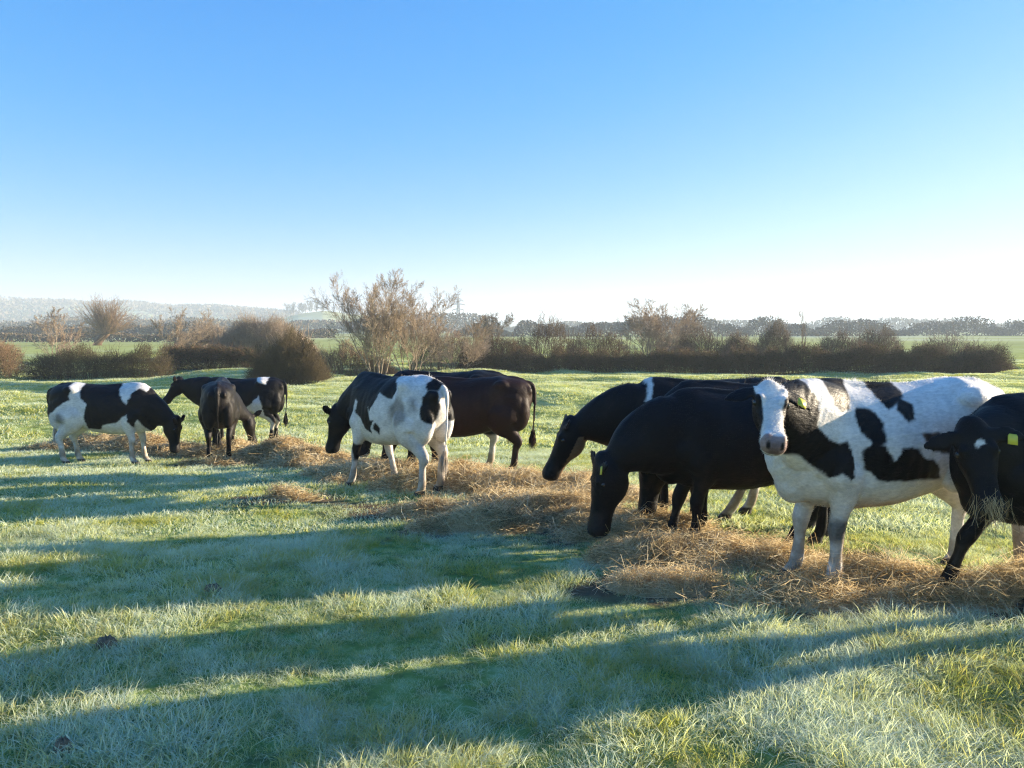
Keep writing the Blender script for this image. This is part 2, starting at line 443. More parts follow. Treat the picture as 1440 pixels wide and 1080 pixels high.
BLACK = np.array([.0065, .006, .007]); WHITE = np.array([.74, .71, .66]); CREAM = np.array([.50, .40, .29]); PINK = np.array([.42, .24, .20])
TORSO = np.array([  # x, top, bottom, height of widest point, half width, exponent
    (-.85, 1.16, .98, 1.08, .06, 1.0), (-.81, 1.25, .88, 1.10, .14, .88), (-.72, 1.32, .76, 1.08, .205, .80), (-.58, 1.345, .69, 1.10, .245, .74),
    (-.42, 1.37, .64, 1.12, .265, .70), (-.27, 1.35, .59, 1.00, .245, .86), (-.05, 1.33, .535, .90, .285, .90), (.15, 1.32, .51, .87, .295, .93),
    (.34, 1.33, .505, .88, .275, .96), (.50, 1.36, .52, .90, .25, 1.0), (.62, 1.365, .545, .92, .225, 1.0), (.74, 1.30, .60, .94, .185, 1.0),
    (.84, 1.20, .68, .94, .13, 1.0), (.91, 1.08, .80, .94, .07, 1.0)])

def make_cow(label, X, Y, head_deg, s=1.0, poll=(1.22, 0, .78), muz=(.25, 0, -1), fore=(1, 0, .6), legs=None, coat=None, voxel=.018,
             fur=6000, fur_len=.022, tags=(), tail=None, colour=BLACK, ears=((.80, .06, -.38), (.80, .06, -.38)), seed=1, hook=1.0, fur_w=.0018, back=None, neck_up=.05, neck_k=1.0, head_k=1.0):
    th = math.radians(head_deg); oz = tz(X, Y)
    root = empty('cow', (X, Y, oz), th)
    tag(root, label, 'cow', 'black and white cattle feeding on the hay')
    cth, sth = math.cos(th), math.sin(th)
    def gz(lx, ly):   # ground height under a local point, in unscaled cow units
        return (max(tz(X + s * (lx * cth - ly * sth), Y + s * (lx * sth + ly * cth)), -99) - oz) / s
    parts = []
    D = catmull(TORSO, 40); C = np.zeros((len(D), 3)); C[:, 0] = D[:, 0]; C[:, 2] = D[:, 3]
    o = np.ones((len(D), 1))
    if back is not None: C[:, 2] += back(D[:, 0])
    parts.append(loft(C, o * [0, 1, 0], o * [0, 0, 1], D[:, 4], D[:, 1] - D[:, 3], D[:, 3] - D[:, 2], D[:, 5], 36, .22))
    # spine ridge, hooks, pins, shoulder blades, brisket
    parts.append(limb([(-.86, 0, 1.22), (-.6, 0, 1.34), (0, 0, 1.305), (.5, 0, 1.34), (.68, 0, 1.32)], [.03, .04, .045, .045, .03], [.03] * 5, (0, 1, 0)))
    legs = legs or {}
    default = {'fl': (.50, .15), 'fr': (.50, -.15), 'hl': (-.60, .16), 'hr': (-.60, -.16)}
    for sy in (1, -1):
        parts.append(blob((-.43, sy * .195 * hook, 1.24), (.12, .07, .08)))
        parts.append(blob((-.79, sy * .10, 1.16), (.07, .05, .07)))
        parts.append(blob((.50, sy * .150, .96), (.20, .085, .27)))
        parts.append(blob((.60, sy * .175, .86), (.14, .07, .13)))
        parts.append(blob((-.50, sy * .175, .95), (.25, .11, .30)))
        parts.append(blob((-.66, sy * .14, .88), (.17, .11, .28)))
        parts.append(blob((-.36, sy * .19, .76), (.14, .07, .15)))
        fx, fy = legs.get('fl' if sy > 0 else 'fr', default['fl' if sy > 0 else 'fr']); fy = fy
        g = gz(fx, fy); k = fx - .50
        P = [(.56, sy * .17, 1.00), (.50 + k * .05, sy * .175, .80), (.47 + k * .2, sy * .165, .67), (.49 + k * .42, sy * .155 + (fy - sy * .15) * .4, .52 + g * .4), (.505 + k * .62, fy + (sy * .15 - fy) * .45, .41 + g * .6),
             (.495 + k * .78, fy + (sy * .15 - fy) * .3, .30 + g * .8), (.50 + k * .95, fy, .13 + g), (.53 + k, fy, .07 + g), (.56 + k, fy, .012 + g), (.575 + k, fy, -.02 + g)]
        parts.append(limb(P, [.05, .10, .088, .056, .052, .034, .043, .042, .056, .052], [.10, .16, .12, .066, .060, .037, .048, .044, .070, .067], (0, 1, 0), m=30))
        fx, fy = legs.get('hl' if sy > 0 else 'hr', default['hl' if sy > 0 else 'hr'])
        g = gz(fx, fy); k = fx + .60
        P = [(-.45, sy * .16, 1.05), (-.46 + k * .05, sy * .19, .86), (-.44 + k * .25, sy * .185, .72), (-.55 + k * .5, sy * .17, .58 + g * .3), (-.655 + k * .68, fy + (sy * .16 - fy) * .4, .46 + g * .6),
             (-.63 + k * .78, fy + (sy * .16 - fy) * .3, .34 + g * .7), (-.61 + k * .95, fy, .14 + g), (-.585 + k, fy, .075 + g), (-.555 + k, fy, .012 + g), (-.54 + k, fy, -.02 + g)]
        parts.append(limb(P, [.08, .13, .11, .066, .050, .036, .045, .043, .057, .052], [.14, .23, .19, .100, .074, .042, .050, .046, .068, .065], (0, 1, 0), m=30))
    parts.append(blob((.72, 0, .72), (.15, .11, .17)))
    # head frame
    poll = np.array(poll, float); d = nrm(np.array(muz, float)); w = np.array(fore, float); w = nrm(w - (w @ d) * d); v = np.cross(w, d)
    HS = np.array([(-.085, .040, .045, .03), (-.045, .072, .075, .09), (.02, .100, .080, .155), (.09, .112, .074, .192), (.16, .112, .070, .200), (.23, .096, .062, .182),
                   (.30, .078, .055, .138), (.38, .072, .051, .116), (.445, .083, .056, .112), (.495, .085, .056, .108), (.53, .074, .044, .082), (.552, .040, .015, .03)])
    HS = HS * head_k; Hd = catmull(HS, 30); HC = poll + np.outer(Hd[:, 0], d) - .045 * w * 1.0
    oo = np.ones((len(Hd), 1))
    parts.append(loft(HC, oo * v, oo * w, Hd[:, 1], Hd[:, 2], Hd[:, 3], .88, 24))
    for sy in (1, -1):
        c = poll + (d * .135 + v * sy * .078) * head_k; q = limb([c - d * .05, c, c + d * .05], [.012, .034, .01], [.015, .036, .012], v, 10, 10); parts.append(q)   # brow
        c = poll + (d * .475 + v * sy * .046 + w * (-.02)) * head_k; parts.append(limb([c - d * .035, c, c + d * .03], [.02, .030, .02], [.02, .030, .02], v, 10, 8))    # nostril wing
        ev, ew, ed = ears[0 if sy > 0 else 1]
        ed_ = nrm(v * sy * ev + w * ew + d * ed); b0 = poll + (v * sy * .075 + d * .035) * head_k
        flat = nrm(np.cross(ed_, w)); 
        tk = max(.011, voxel * .75)
        parts.append(limb([b0, b0 + ed_ * .05, b0 + ed_ * .11, b0 + ed_ * .17, b0 + ed_ * .215], [.026, .048, .060, .044, .010], [.024, tk, tk, tk, tk * .7], flat, 12, 14))
    # neck
    A = np.array([.56, 0, .99]); E = poll + d * .06 - w * .075
    dist = np.linalg.norm(E - A)
    P0 = A - np.array([.10, 0, 0]); P3 = E
    P1 = A + (E - A) * .35 + np.array([.04, 0, neck_up]); P2 = A + (E - A) * .72 + np.array([.02, 0, neck_up])
    t = np.linspace(0, 1, 24)[:, None]
    NC = (1 - t) ** 3 * P0 + 3 * (1 - t) ** 2 * t * P1 + 3 * (1 - t) * t ** 2 * P2 + t ** 3 * P3
    T = nrm(np.gradient(NC, axis=0)); S = nrm((1 - t) * np.array([0, 1., 0]) + t * v); S = nrm(S - T * np.einsum('ij,ij->i', S, T)[:, None]); U = np.cross(T, S)
    U = np.where((U @ (np.array([.3, 0, 1])))[:, None] < -.2, -U, U)
    tt = t[:, 0]
    hw = np.interp(tt, [0, .3, .6, .85, 1], [.20, .165, .125, .10, .085]); hu = np.interp(tt, [0, .1, .3, .6, .85, 1], [.20, .31, .285, .195, .115, .06]); hd_ = np.interp(tt, [0, .3, .6, .85, 1], [.36, .31, .22, .13, .08])
    kk = 1 + (neck_k - 1) * sstep(.12, .45, tt) * (1 - .7 * sstep(.6, 1, tt)); parts.append(loft(NC, S, U, hw * (.5 + .5 * kk), hu * kk, hd_ * kk, .95, 24))
    # tail
    tp = tail or [(-.80, 0, 1.27), (-.88, 0, 1.21), (-.90, 0, 1.0), (-.885, 0, .75), (-.87, 0, .52)]
    r = max(.014, voxel * .95)
    parts.append(limb(tp, [.035, .03, r * 1.2, r, r], [.035, .03, r * 1.2, r, r], (0, 1, 0), 10, 24))
    V, Fc = merge(parts)
    tmp_me = mk_mesh('tmp', V * s, Fc); tmp = bpy.data.objects.new('tmp', tmp_me); COL.objects.link(tmp)
    md = tmp.modifiers.new('r', 'REMESH'); md.mode = 'VOXEL'; md.voxel_size = voxel; md.use_smooth_shade = True
    sm = tmp.modifiers.new('s', 'SMOOTH'); sm.factor = .5; sm.iterations = max(2, int(.05 / voxel))
    dg = bpy.context.evaluated_depsgraph_get()
    me = bpy.data.meshes.new_from_object(tmp.evaluated_get(dg)); me.name = 'cow_body'
    bpy.data.objects.remove(tmp); bpy.data.meshes.remove(tmp_me)
    me.materials.clear()
    n = len(me.vertices); co = np.empty(n * 3, np.float32); me.vertices.foreach_get('co', co); co = co.reshape(-1, 3) / s
    no = np.empty(n * 3, np.float32); me.vertices.foreach_get('normal', no); no = no.reshape(-1, 3)
    no = np.empty(n * 3, np.float32); me.vertices.foreach_get('normal', no); no = no.reshape(-1, 3); rel0 = co - poll
    relief = noise3(co, 6, seed + 21) * .009 + noise3(co, 14, seed + 22) * .004
    relief += .0016 * np.sin(co[:, 0] * 2 * np.pi / .085 + co[:, 2] * 6) * sstep(-.32, -.15, co[:, 0]) * sstep(.42, .28, co[:, 0]) * sstep(.62, .75, co[:, 2]) * sstep(1.22, 1.08, co[:, 2])
    relief += .0013 * np.sin((co[:, 0] + co[:, 2] * .7 + .04 * noise3(co, 5, seed)) * 2 * np.pi / .075) * sstep(.62, .75, co[:, 0]) * (np.linalg.norm(rel0, axis=1) > .18)
    relief *= sstep(.22, .35, co[:, 2]) * np.where(np.linalg.norm(rel0 - d * .25, axis=1) < .42, .25, 1)
    me.vertices.foreach_set('co', ((co + no * relief[:, None]) * s).astype(np.float32).ravel()); me.update()
    rel = co - poll; hu_, hv_, hw_ = rel @ d / head_k, rel @ v / head_k, rel @ w / head_k
    inhead = (hu_ > -.10) & (hu_ < .62) & (np.abs(hv_) < .34) & (np.abs(hw_ + .06) < .22)
    if abs(poll[1]) < .4: inhead &= co[:, 0] > .8
    nz = noise3(co, 9, seed) * .026 + noise3(co, 26, seed + 2) * .016 + noise3(co, 70, seed + 3) * .009
    blk = np.full(n, -1.0)   # black mask: > 0 black
    if colour is BLACK: blk[:] = 1
    ctx = dict(x=co[:, 0] + nz, y=co[:, 1], z=co[:, 2] + noise3(co, 11, seed + 9) * .02, hu=hu_ + nz, hv=hv_, hw=hw_, head=inhead, nz=nz, co=co)
    base = np.tile(BLACK if colour is BLACK else (WHITE if isinstance(colour, str) else colour), (n, 1)).astype(float)
    if coat: base = coat(ctx, base)
    # hooves, muzzle, nostrils, grime
    gl = np.array([0.]) ; zz = co[:, 2] - ((terrain(X + s * (co[:, 0] * cth - co[:, 1] * sth), Y + s * (co[:, 0] * sth + co[:, 1] * cth)) - oz) / s)
    hoof = sstep(.075, .06, zz)[:, None]; base = base * (1 - hoof) + np.array([.05, .042, .035]) * hoof
    lum = base.mean(1, keepdims=True)
    gn = noise3(co, 8, seed + 4)[:, None] + .6 * noise3(co, 25, seed + 6)[:, None]
    grime = (sstep(.50, .12, zz) * .75 + sstep(.72, .55, zz) * .25)[:, None] * (lum > .2) * (.65 + 1.0 * gn)
    base = base * (1 - np.clip(grime, 0, .8)) + np.array([.30, .22, .14]) * np.clip(grime, 0, .8)
    dusty = np.clip(sstep(.15, .6, gn[:, 0]) * (sstep(.8, .3, zz) * .8 + .25), 0, 1)[:, None] * (lum <= .2) * .5; base = base * (1 - dusty) + np.array([.045, .034, .024]) * dusty
    mz = inhead & (hu_ > .455) & (hw_ > -.10)
    mk = (sstep(.455, .48, hu_ + nz * .5) * mz)[:, None]; mc = PINK * .6 if (lum[mz].mean() if mz.any() else 0) > .25 else np.array([.02, .018, .018])
    base = base * (1 - mk * .85) + mc * mk * .85
    mid = (sstep(.055, .02, np.abs(hv_)) * sstep(.06, .03, np.abs(hw_ + .05)) * mz * sstep(.49, .52, hu_))[:, None]; base = base * (1 - mid * .6) + base * np.array([.35, .28, .30]) * mid * .6
    for sy in (1, -1):
        dn = np.sqrt(((hu_ - .525) / .040) ** 2 + ((hv_ - sy * .045) / .014) ** 2 + ((hw_ + .030) / .026) ** 2); k = (sstep(1.3, .7, dn) * inhead)[:, None]
        base = base * (1 - k) + np.array([.008, .006, .006]) * k
    mth = (sstep(.010, .004, np.abs(hw_ + .118 - .0 * hu_)) * inhead * (hu_ > .36) * (hu_ < .54))[:, None]
    base = base * (1 - mth * .8)
    me.attributes.new('coat', 'FLOAT_COLOR', 'POINT').data.foreach_set('color', np.c_[base, np.ones(n)].astype(np.float32).ravel())
    body = link('body', me, M_COAT, root)
    # eyes
    for sy in (1, -1):
        c = (poll + (d * .148 + v * sy * .103 - w * .026) * head_k) * s
        Vb, Fb = blob((0, 0, 0), (.020 * s, .020 * s, .020 * s), 14, 11)
        link('eye', mk_mesh('eye', Vb, Fb, True), M_EYE, root, loc=tuple(c))
    # ear tags
    for (sy, side_off) in tags:
        ev, ew, ed = ears[0 if sy > 0 else 1]; ed_ = nrm(v * sy * ev + w * ew + d * ed); b0 = poll + (v * sy * .075 + d * .035) * head_k
        flat = nrm(np.cross(ed_, w)); nrmv = np.cross(ed_, flat); nrmv = nrmv if nrmv @ w > 0 else -nrmv
        c = b0 + ed_ * .12 + nrmv * (.024) + d * side_off
        hh, ww, tt_ = .032, .028, .002; vv = []
        for a_ in (-1, 1):
            for (p, q) in ((-.75, 1), (.75, 1), (1, .6), (1, -1), (-1, -1), (-1, .6)): vv.append(c + nrm(flat * np.sign(flat @ d) * -1) * q * hh + ed_ * p * ww + nrmv * a_ * tt_)
        ff = [[np.arange(6)[::-1], np.arange(6, 12)]]
        quads = np.array([[k, (k + 1) % 6, (k + 1) % 6 + 6, k + 6] for k in range(6)])
        link('ear_tag', mk_mesh('ear_tag', np.array(vv) * s, [np.array(ff[0]), quads]), M_TAG, root)
    # fur and switch of the tail
    rg = np.random.default_rng(seed + 40); Fv = []; Fcol = []
    idx = rg.integers(0, n, fur); idx = idx[zz[idx] > .12]
    p = co[idx]; nn = no[idx]; cc = base[idx]; jit = rg.uniform(.55, 1.9, (len(idx), 1)); cc = np.where(cc.mean(1, keepdims=True) < .1, cc * jit * np.array([1.5, 1.15, 1.0]), np.clip(cc * (.8 + .25 * jit), 0, .9))
    flow = np.tile(np.array([-.8, 0, -.5]), (len(p), 1)); hm = inhead[idx]; flow[hm] = d * .6 + w * .0
    ridge = sstep(.9, .98, nn[:, 2]) * (p[:, 2] > 1.2)
    cl = np.clip(.5 + 1.2 * noise3(p, 7, seed + 31) + .8 * noise3(p, 20, seed + 32), 0, 1.6)
    ln = fur_len * (rg.uniform(.35, 1.1, len(p)) * (.4 + .6 * cl) + ridge * 1.5 * rg.random(len(p)) * cl) + fur_len * .35 * rg.random(len(p)) * (sstep(.10, -.03, hu_[idx]) * hm * (hw_[idx] > -.05))
    dirn = nrm(nn * .55 + flow * .7 * (1 - .6 * ridge[:, None]) + rg.normal(size=p.shape) * .25)
    sidev = nrm(np.cross(dirn, rg.normal(size=p.shape)))
    a0 = p * s - nn * .004; tipp = a0 + dirn * ln[:, None]; ww = fur_w
    Fv.append(np.stack([a0 - sidev * ww, a0 + sidev * ww, tipp], 1).reshape(-1, 3)); Fcol.append(np.repeat(cc * 1.0, 3, 0))
    tend = np.array(tp[-1], float); tprev = np.array(tp[-2], float)
    ns = 420; q0 = tprev * .35 + tend * .65 + rg.normal(size=(ns, 3)) * .008; tl = rg.uniform(.6, 1.0, (ns, 1))
    q1 = q0 + (nrm(tend - tprev) * .12 + rg.normal(size=(ns, 3)) * .018) * tl; q2 = q1 + (np.array([0, 0, -.15]) + rg.normal(size=(ns, 3)) * .018) * tl
    sv = nrm(rg.normal(size=(ns, 3))) * .004
    sw = np.stack([q0 - sv * .7, q0 + sv * .7, q1 + sv, q1 - sv, q2], 1)
    tcol = base[np.argmin(((co - tend) ** 2).sum(1))]
    Vf = np.concatenate(Fv); n1 = len(Vf); F3 = np.arange(n1).reshape(-1, 3)
    link('fur', mk_mesh('fur', Vf, [F3], attrs={'coat': np.concatenate(Fcol)}), M_FUR, body)
    b = np.arange(ns)[:, None] * 5
    link('tail_switch', mk_mesh('tail_switch', sw.reshape(-1, 3) * s, [b + np.array([[0, 1, 2, 3]]), b + np.array([[3, 2, 4]])],
                                attrs={'coat': np.tile(tcol, (ns * 5, 1))}), M_FUR, root)
    return root, dict(X=X, Y=Y, th=th, s=s, oz=oz)

def paint(base, mask, col):
    k = np.clip(mask, 0, 1)[:, None]; return base * (1 - k) + np.asarray(col) * k
def inside(c, P, side=0, soft=.012):
    m = sstep(soft, -soft, poly_sd(c['x'], c['z'], P) + 0)
    if side: m = m * (c['y'] * side > -.02)
    return m * ~c['head'] if 'head' in c else m

COATS = {}
def coat_left(c, b):         # white with a big black saddle, black rump patch, black neck and head
    b = np.tile(WHITE, (len(b), 1)).astype(float)
    z, x = c['z'], c['x']
    b = paint(b, inside(c, [(-.95, 1.5), (-.50, 1.5), (-.39, 1.26), (-.40, 1.10), (-.61, .99), (-.72, .90), (-.80, .80), (-1.0, .80)]), BLACK)
    b = paint(b, inside(c, [(-.26, 1.5), (.32, 1.5), (.34, 1.28), (.38, 1.12), (.51, 1.01), (.46, .84), (.40, .82), (.30, .72), (.10, .70), (.07, .62), (-.19, .62), (-.20, .82), (-.16, 1.01), (-.26, 1.14)]), BLACK)
    b = paint(b, sstep(.01, -.01, poly_sd(x, z, [(.50, 1.06), (.56, 1.22), (.64, 1.27), (.76, 1.22), (.86, 1.5), (2.5, 1.6), (2.5, -.3), (.95, -.3), (.80, .52), (.72, .62), (.64, .76), (.57, .64), (.50, .74), (.46, .90)])), BLACK)
    b = paint(b, sstep(.15, .02, np.hypot(x + .58, (z - .80))), np.array([.25, .24, .22]))
    return b
def coat_second(c, b):       # black with white belly flank, white on withers and hip
    x, z = c['x'], c['z']
    b = paint(b, inside(c, [(.28, 1.5), (.44, 1.5), (.42, 1.30), (.30, 1.30)]), WHITE)
    b = paint(b, inside(c, [(-.60, 1.5), (-.20, 1.5), (-.35, 1.32), (-.55, 1.22)]), WHITE)
    b = paint(b, inside(c, [(.05, .64), (-.20, .80), (-.40, 1.02), (-.46, .85), (-.50, .60), (-.72, .40), (-.72, .30), (-.40, .30), (-.40, .50), (.05, .3)]), WHITE * .8)
    return b
def coat_centre(c, b):       # white flank with two grey-brown blots, black shoulders
    b = np.tile(WHITE, (len(b), 1)).astype(float); x, z = c['x'], c['z']
    b = paint(b, sstep(.01, -.01, poly_sd(x, z, [(-.14, 1.6), (-.12, 1.36), (-.27, 1.20), (-.22, 1.10), (-.14, 1.10), (-.03, 1.15), (.05, 1.03), (.13, .94), (.18, .98), (.10, .84), (.04, .85), (.10, .76), (.14, .67), (.24, .72), (.34, .84), (.50, .90), (.60, .72), (.72, .60), (2.5, -.9), (2.5, 1.6)])), BLACK)
    b = paint(b, c['head'] * 1., BLACK)
    b = paint(b, inside(c, [(.02, .82), (.07, .74), (.0, .68), (-.06, .76)]), BLACK)
    b = paint(b, inside(c, [(.42, 1.02), (.48, 1.05), (.50, .90), (.46, .84)]), WHITE)
    g = np.array([.22, .20, .18])
    gz_ = noise3(c['co'], 6, 77) * .09; b = paint(b, sstep(.05, -.05, gz_ + poly_sd(x, z, [(-.17, 1.02), (-.31, 1.12), (-.50, 1.06), (-.54, .90), (-.39, .82), (-.20, .87)])) * .85, g)
    b = paint(b, sstep(.05, -.05, gz_ + poly_sd(x, z, [(-.56, 1.14), (-.66, 1.14), (-.72, .99), (-.61, .96)])) * .8, g)
    b = paint(b, inside(c, [(-.77, 1.22), (-.90, 1.19), (-.90, .84), (-.76, .90), (-.72, 1.08)]) * sstep(.04, .07, np.abs(c['y'] + .005) + c['nz']), BLACK)
    b = paint(b, inside(c, [(-.68, 1.40), (-.78, 1.36), (-.86, 1.27), (-.84, 1.20), (-.76, 1.22), (-.70, 1.28)]), BLACK)
    b = paint(b, sstep(.02, -.02, poly_sd(x, z, [(.42, .50), (.60, .52), (.58, .30), (.44, .30)])) * (c['y'] > 0), BLACK)
    b = paint(b, sstep(.75, .5, z) * (x < -.2) * .45, CREAM * .7)
    return b
def coat_dark(c, b): return b
def coat_whiteleg(c, b):
    return paint(b, sstep(.52, .47, c['z']) * (c['x'] < 0), WHITE * .8)
def coat_whitehind(c, b):
    b = paint(b, sstep(.45, .40, c['z']) * (c['x'] < 0), WHITE * .8)
    b = paint(b, inside(c, [(.62, 1.6), (.70, 1.6), (.68, 1.14), (.63, 1.14)]), WHITE)
    b = paint(b, (c['hw'] < -.14) * c['head'] * (c['hu'] > .05) * .6, np.array([.28, .18, .10]))
    return b
def coat_white(c, b):        # the white faced cow that looks at the camera
    b = np.tile(WHITE * 1.05, (len(b), 1)).astype(float); x, z, y = c['x'], c['z'], c['y']
    L_ = [
        [(.34, 1.5), (.60, 1.5), (.66, 1.32), (.61, 1.23), (.55, 1.18), (.48, 1.20), (.45, 1.30)],
        [(-.02, 1.5), (.25, 1.5), (.24, 1.28), (.21, 1.17), (.14, 1.20), (.04, 1.26)],
        [(.10, 1.25), (.01, 1.22), (.02, 1.12), (.09, 1.10), (.14, 1.17)],
        [(.43, 1.20), (.33, 1.17), (.26, 1.09), (.27, .98), (.35, .94), (.41, 1.02), (.46, 1.10)],
        [(.43, .93), (.36, .98), (.29, .96), (.21, .85), (.17, .95), (.07, .96), (-.04, .87), (-.18, .79), (-.19, .72), (.05, .73), (.19, .71), (.33, .76), (.42, .82)],
        [(.02, 1.02), (-.12, 1.04), (-.30, .98), (-.25, .87), (-.09, .92)],
    ]
    for P in L_: b = paint(b, inside(c, P), BLACK)
    neck = [(.80, 1.50), (.78, 1.30), (.75, 1.24), (.76, 1.09), (.67, 1.02), (.58, .97), (.52, .99), (.49, .86), (.50, .75), (.58, .80), (.64, .77), (.76, .85), (.87, .91), (1.30, .96), (1.30, 1.5)]
    b = paint(b, sstep(.01, -.01, poly_sd(x, z, neck)) * ~c['head'] * (y > -.2), BLACK)
    hu, hv, hw = c['hu'], c['hv'], c['hw']
    # head: white blaze, black cheeks and ears
    hb = np.interp(hu, [-.1, 0, .06, .13, .2, .3, .42, .6], [.14, .125, .115, .088, .062, .060, .09, .2])
    cheek = sstep(-.006, .010, np.abs(hv) + c['nz'] * .4 - hb) * c['head'] * (hu < .42)
    under = (hw < -.11) * (hu < .34) * c['head']
    ear = (np.abs(hv) > .115) * (hu < .16) * c['head']
    b = paint(b, np.maximum(np.maximum(cheek, under * 1.), ear * 1.), BLACK)
    b = paint(b, sstep(.9, .6, z) * (x > .4) * (y > -.3) * (z > .5) * (b.mean(1) > .2) * .35, CREAM)
    b = paint(b, sstep(.62, .54, z) * sstep(.44, .5, z) * (x < .4) * (x > -.4) * (b.mean(1) > .2) * .7, np.array([.40, .25, .16]))
    b = paint(b, sstep(.05, -.03, np.abs(z - .40) - .08) * (x > .3) * (y > .0) * (b.mean(1) > .2) * .9, np.array([.10, .10, .10]))
    return b
def coat_right(c, b):
    b = paint(b, sstep(.02, .012, np.hypot((c['hu'] - .10) / 1.0, (c['hv'] - .01) / 1.8)) * c['head'] * (c['hw'] > -.05), WHITE)
    return b

def w2l(X, Y, th, s, P):
    a = math.radians(th); dx, dy = P[0] - X, P[1] - Y
    return ((dx * math.cos(a) + dy * math.sin(a)) / s, (-dx * math.sin(a) + dy * math.cos(a)) / s, (P[2] - tz(X, Y)) / s)
def w2v(th, P):
    a = math.radians(th); return (P[0] * math.cos(a) + P[1] * math.sin(a), -P[0] * math.sin(a) + P[1] * math.cos(a), P[2])
GRAZE = dict(poll=(1.18, 0, .70), muz=(.12, 0, -1), fore=(1, 0, .3))
make_cow('white cow with a big black saddle and black neck, at the far left', -6.72, 12.35, 2, 1.0, coat=coat_left, colour='w', seed=1,
         poll=(1.20, 0, .74), muz=(.0, 0, -1), fore=(1, 0, .1), tail=[(-.80, 0, 1.27), (-.88, 0, 1.20), (-.91, .03, 1.0), (-.89, .10, .75), (-.87, .13, .50)], legs={'fl': (.56, .18), 'hl': (-.52, .16)})
make_cow('black cow with white belly, head raised, behind the cow showing its rump', -5.56, 15.5, 182, 1.0, coat=coat_second, seed=2,
         poll=(1.32, 0, 1.32), muz=(.50, .1, -.75), fore=(.7, 0, .7), neck_up=.02, neck_k=1.12)
make_cow('all black cow seen from straight behind, tail hanging between its hind legs', -5.04, 12.98, 108, 1.03, coat=coat_dark, colour=np.array([.010, .008, .008]), seed=3,
         poll=(1.06, -.40, .62), muz=(.1, -.15, -1), fore=(1, 0, .3), legs={'hl': (-.58, .16), 'hr': (-.50, -.13)})
cx, cy, ch = -1.36, 8.79, 136
make_cow('white cow with black shoulders and grey flank blots, rump towards the camera', cx, cy, ch, 1.0, coat=coat_centre, colour='w', seed=4, voxel=.015, fur=16000,
         poll=w2l(cx, cy, ch, 1, (-2.20, 9.30, .60)), muz=w2v(ch, (-.20, .05, -.95)), fore=w2v(ch, (-.9, .3, .2)), legs={'fr': (.30, -.20), 'fl': (.62, .20), 'hl': (-.66, .16)},
         tail=[(-.80, 0, 1.27), (-.89, 0, 1.20), (-.91, .0, 1.0), (-.90, .01, .72), (-.87, .02, .45)])
make_cow('dark brown cow in profile behind the grey-blotted cow, long tail hanging down', -.58, 10.45, 181, 1.0, coat=coat_dark, colour=np.array([.020, .008, .006]), seed=5, **GRAZE)
make_cow('black cow with white hind legs, mostly hidden behind the dark brown cow', -.98, 11.35, 180, 1.09, coat=coat_whiteleg, seed=6, **GRAZE)
make_cow('black cow with a white shoulder flash and white hind legs, nose just above the hay', 1.95, 7.25, 180, 1.0, coat=coat_whitehind, seed=7, voxel=.015, fur=30000,
         poll=(1.42, 0, .92), muz=(.42, 0, -.9), fore=(1, 0, .45), legs={'hl': (-.12, .18), 'hr': (-.42, -.16)}, neck_up=.08, neck_k=1.2, head_k=1.06)
make_cow('black cow squeezed between the two other black cows right of centre', 2.15, 6.60, 180, .99, coat=coat_dark, seed=8, voxel=.016, fur=20000, poll=(1.02, .1, .72), muz=(.05, 0, -1), fore=(1, 0, .3))
make_cow('nearest all black cow right of centre with its head down in the hay', 1.97, 6.0, 181, .96, coat=coat_dark, seed=9, voxel=.014, fur=60000, fur_w=.0014, head_k=1.12,
         poll=(1.34, .12, .76), muz=(.14, .05, -1), fore=(1, .1, .1), tags=((1, .03),), ears=((.80, .02, -.18), (.80, .06, -.38)), legs={'hl': (-.22, .20), 'hr': (-.62, -.16), 'fl': (.56, .15), 'fr': (.68, -.15)}, neck_up=.13, neck_k=1.22)
cx, cy, ch = 2.55, 5.02, 193
make_cow('white faced cow with black patches staring at the camera, yellow ear tag', cx, cy, ch, 1.0, coat=coat_white, colour='w', seed=10, voxel=.011, fur=110000, fur_len=.019, fur_w=.0011,
         poll=w2l(cx, cy, ch, 1.0, (1.53, 4.45, 1.255)), muz=w2v(ch, (-.17, -.76, -.64)), fore=w2v(ch, (0, -.6, .8)), tags=((1, .03),),
         head_k=.84, hook=1.1, ears=((.88, -.42, .12), (.88, -.42, .12)), legs={'fr': (.62, -.12), 'fl': (.52, .15), 'hl': (-.93, .17), 'hr': (-.70, -.16)})
cx, cy, ch = 3.47, 4.42, 180
make_cow('black cow at the right edge facing the camera with hay in its mouth', cx, cy, ch, .93, coat=coat_right, seed=12, voxel=.012, fur=70000, fur_len=.022, fur_w=.0012,
         poll=w2l(cx, cy, ch, .93, (2.60, 4.22, 1.04)), muz=w2v(ch, (.05, -.36, -.93)), fore=w2v(ch, (-.30, -.9, .3)), tags=((1, .03),),
         ears=((.92, -.25, .2), (.92, -.25, .2)), legs={'fr': (.82, -.20), 'fl': (.42, .12)})

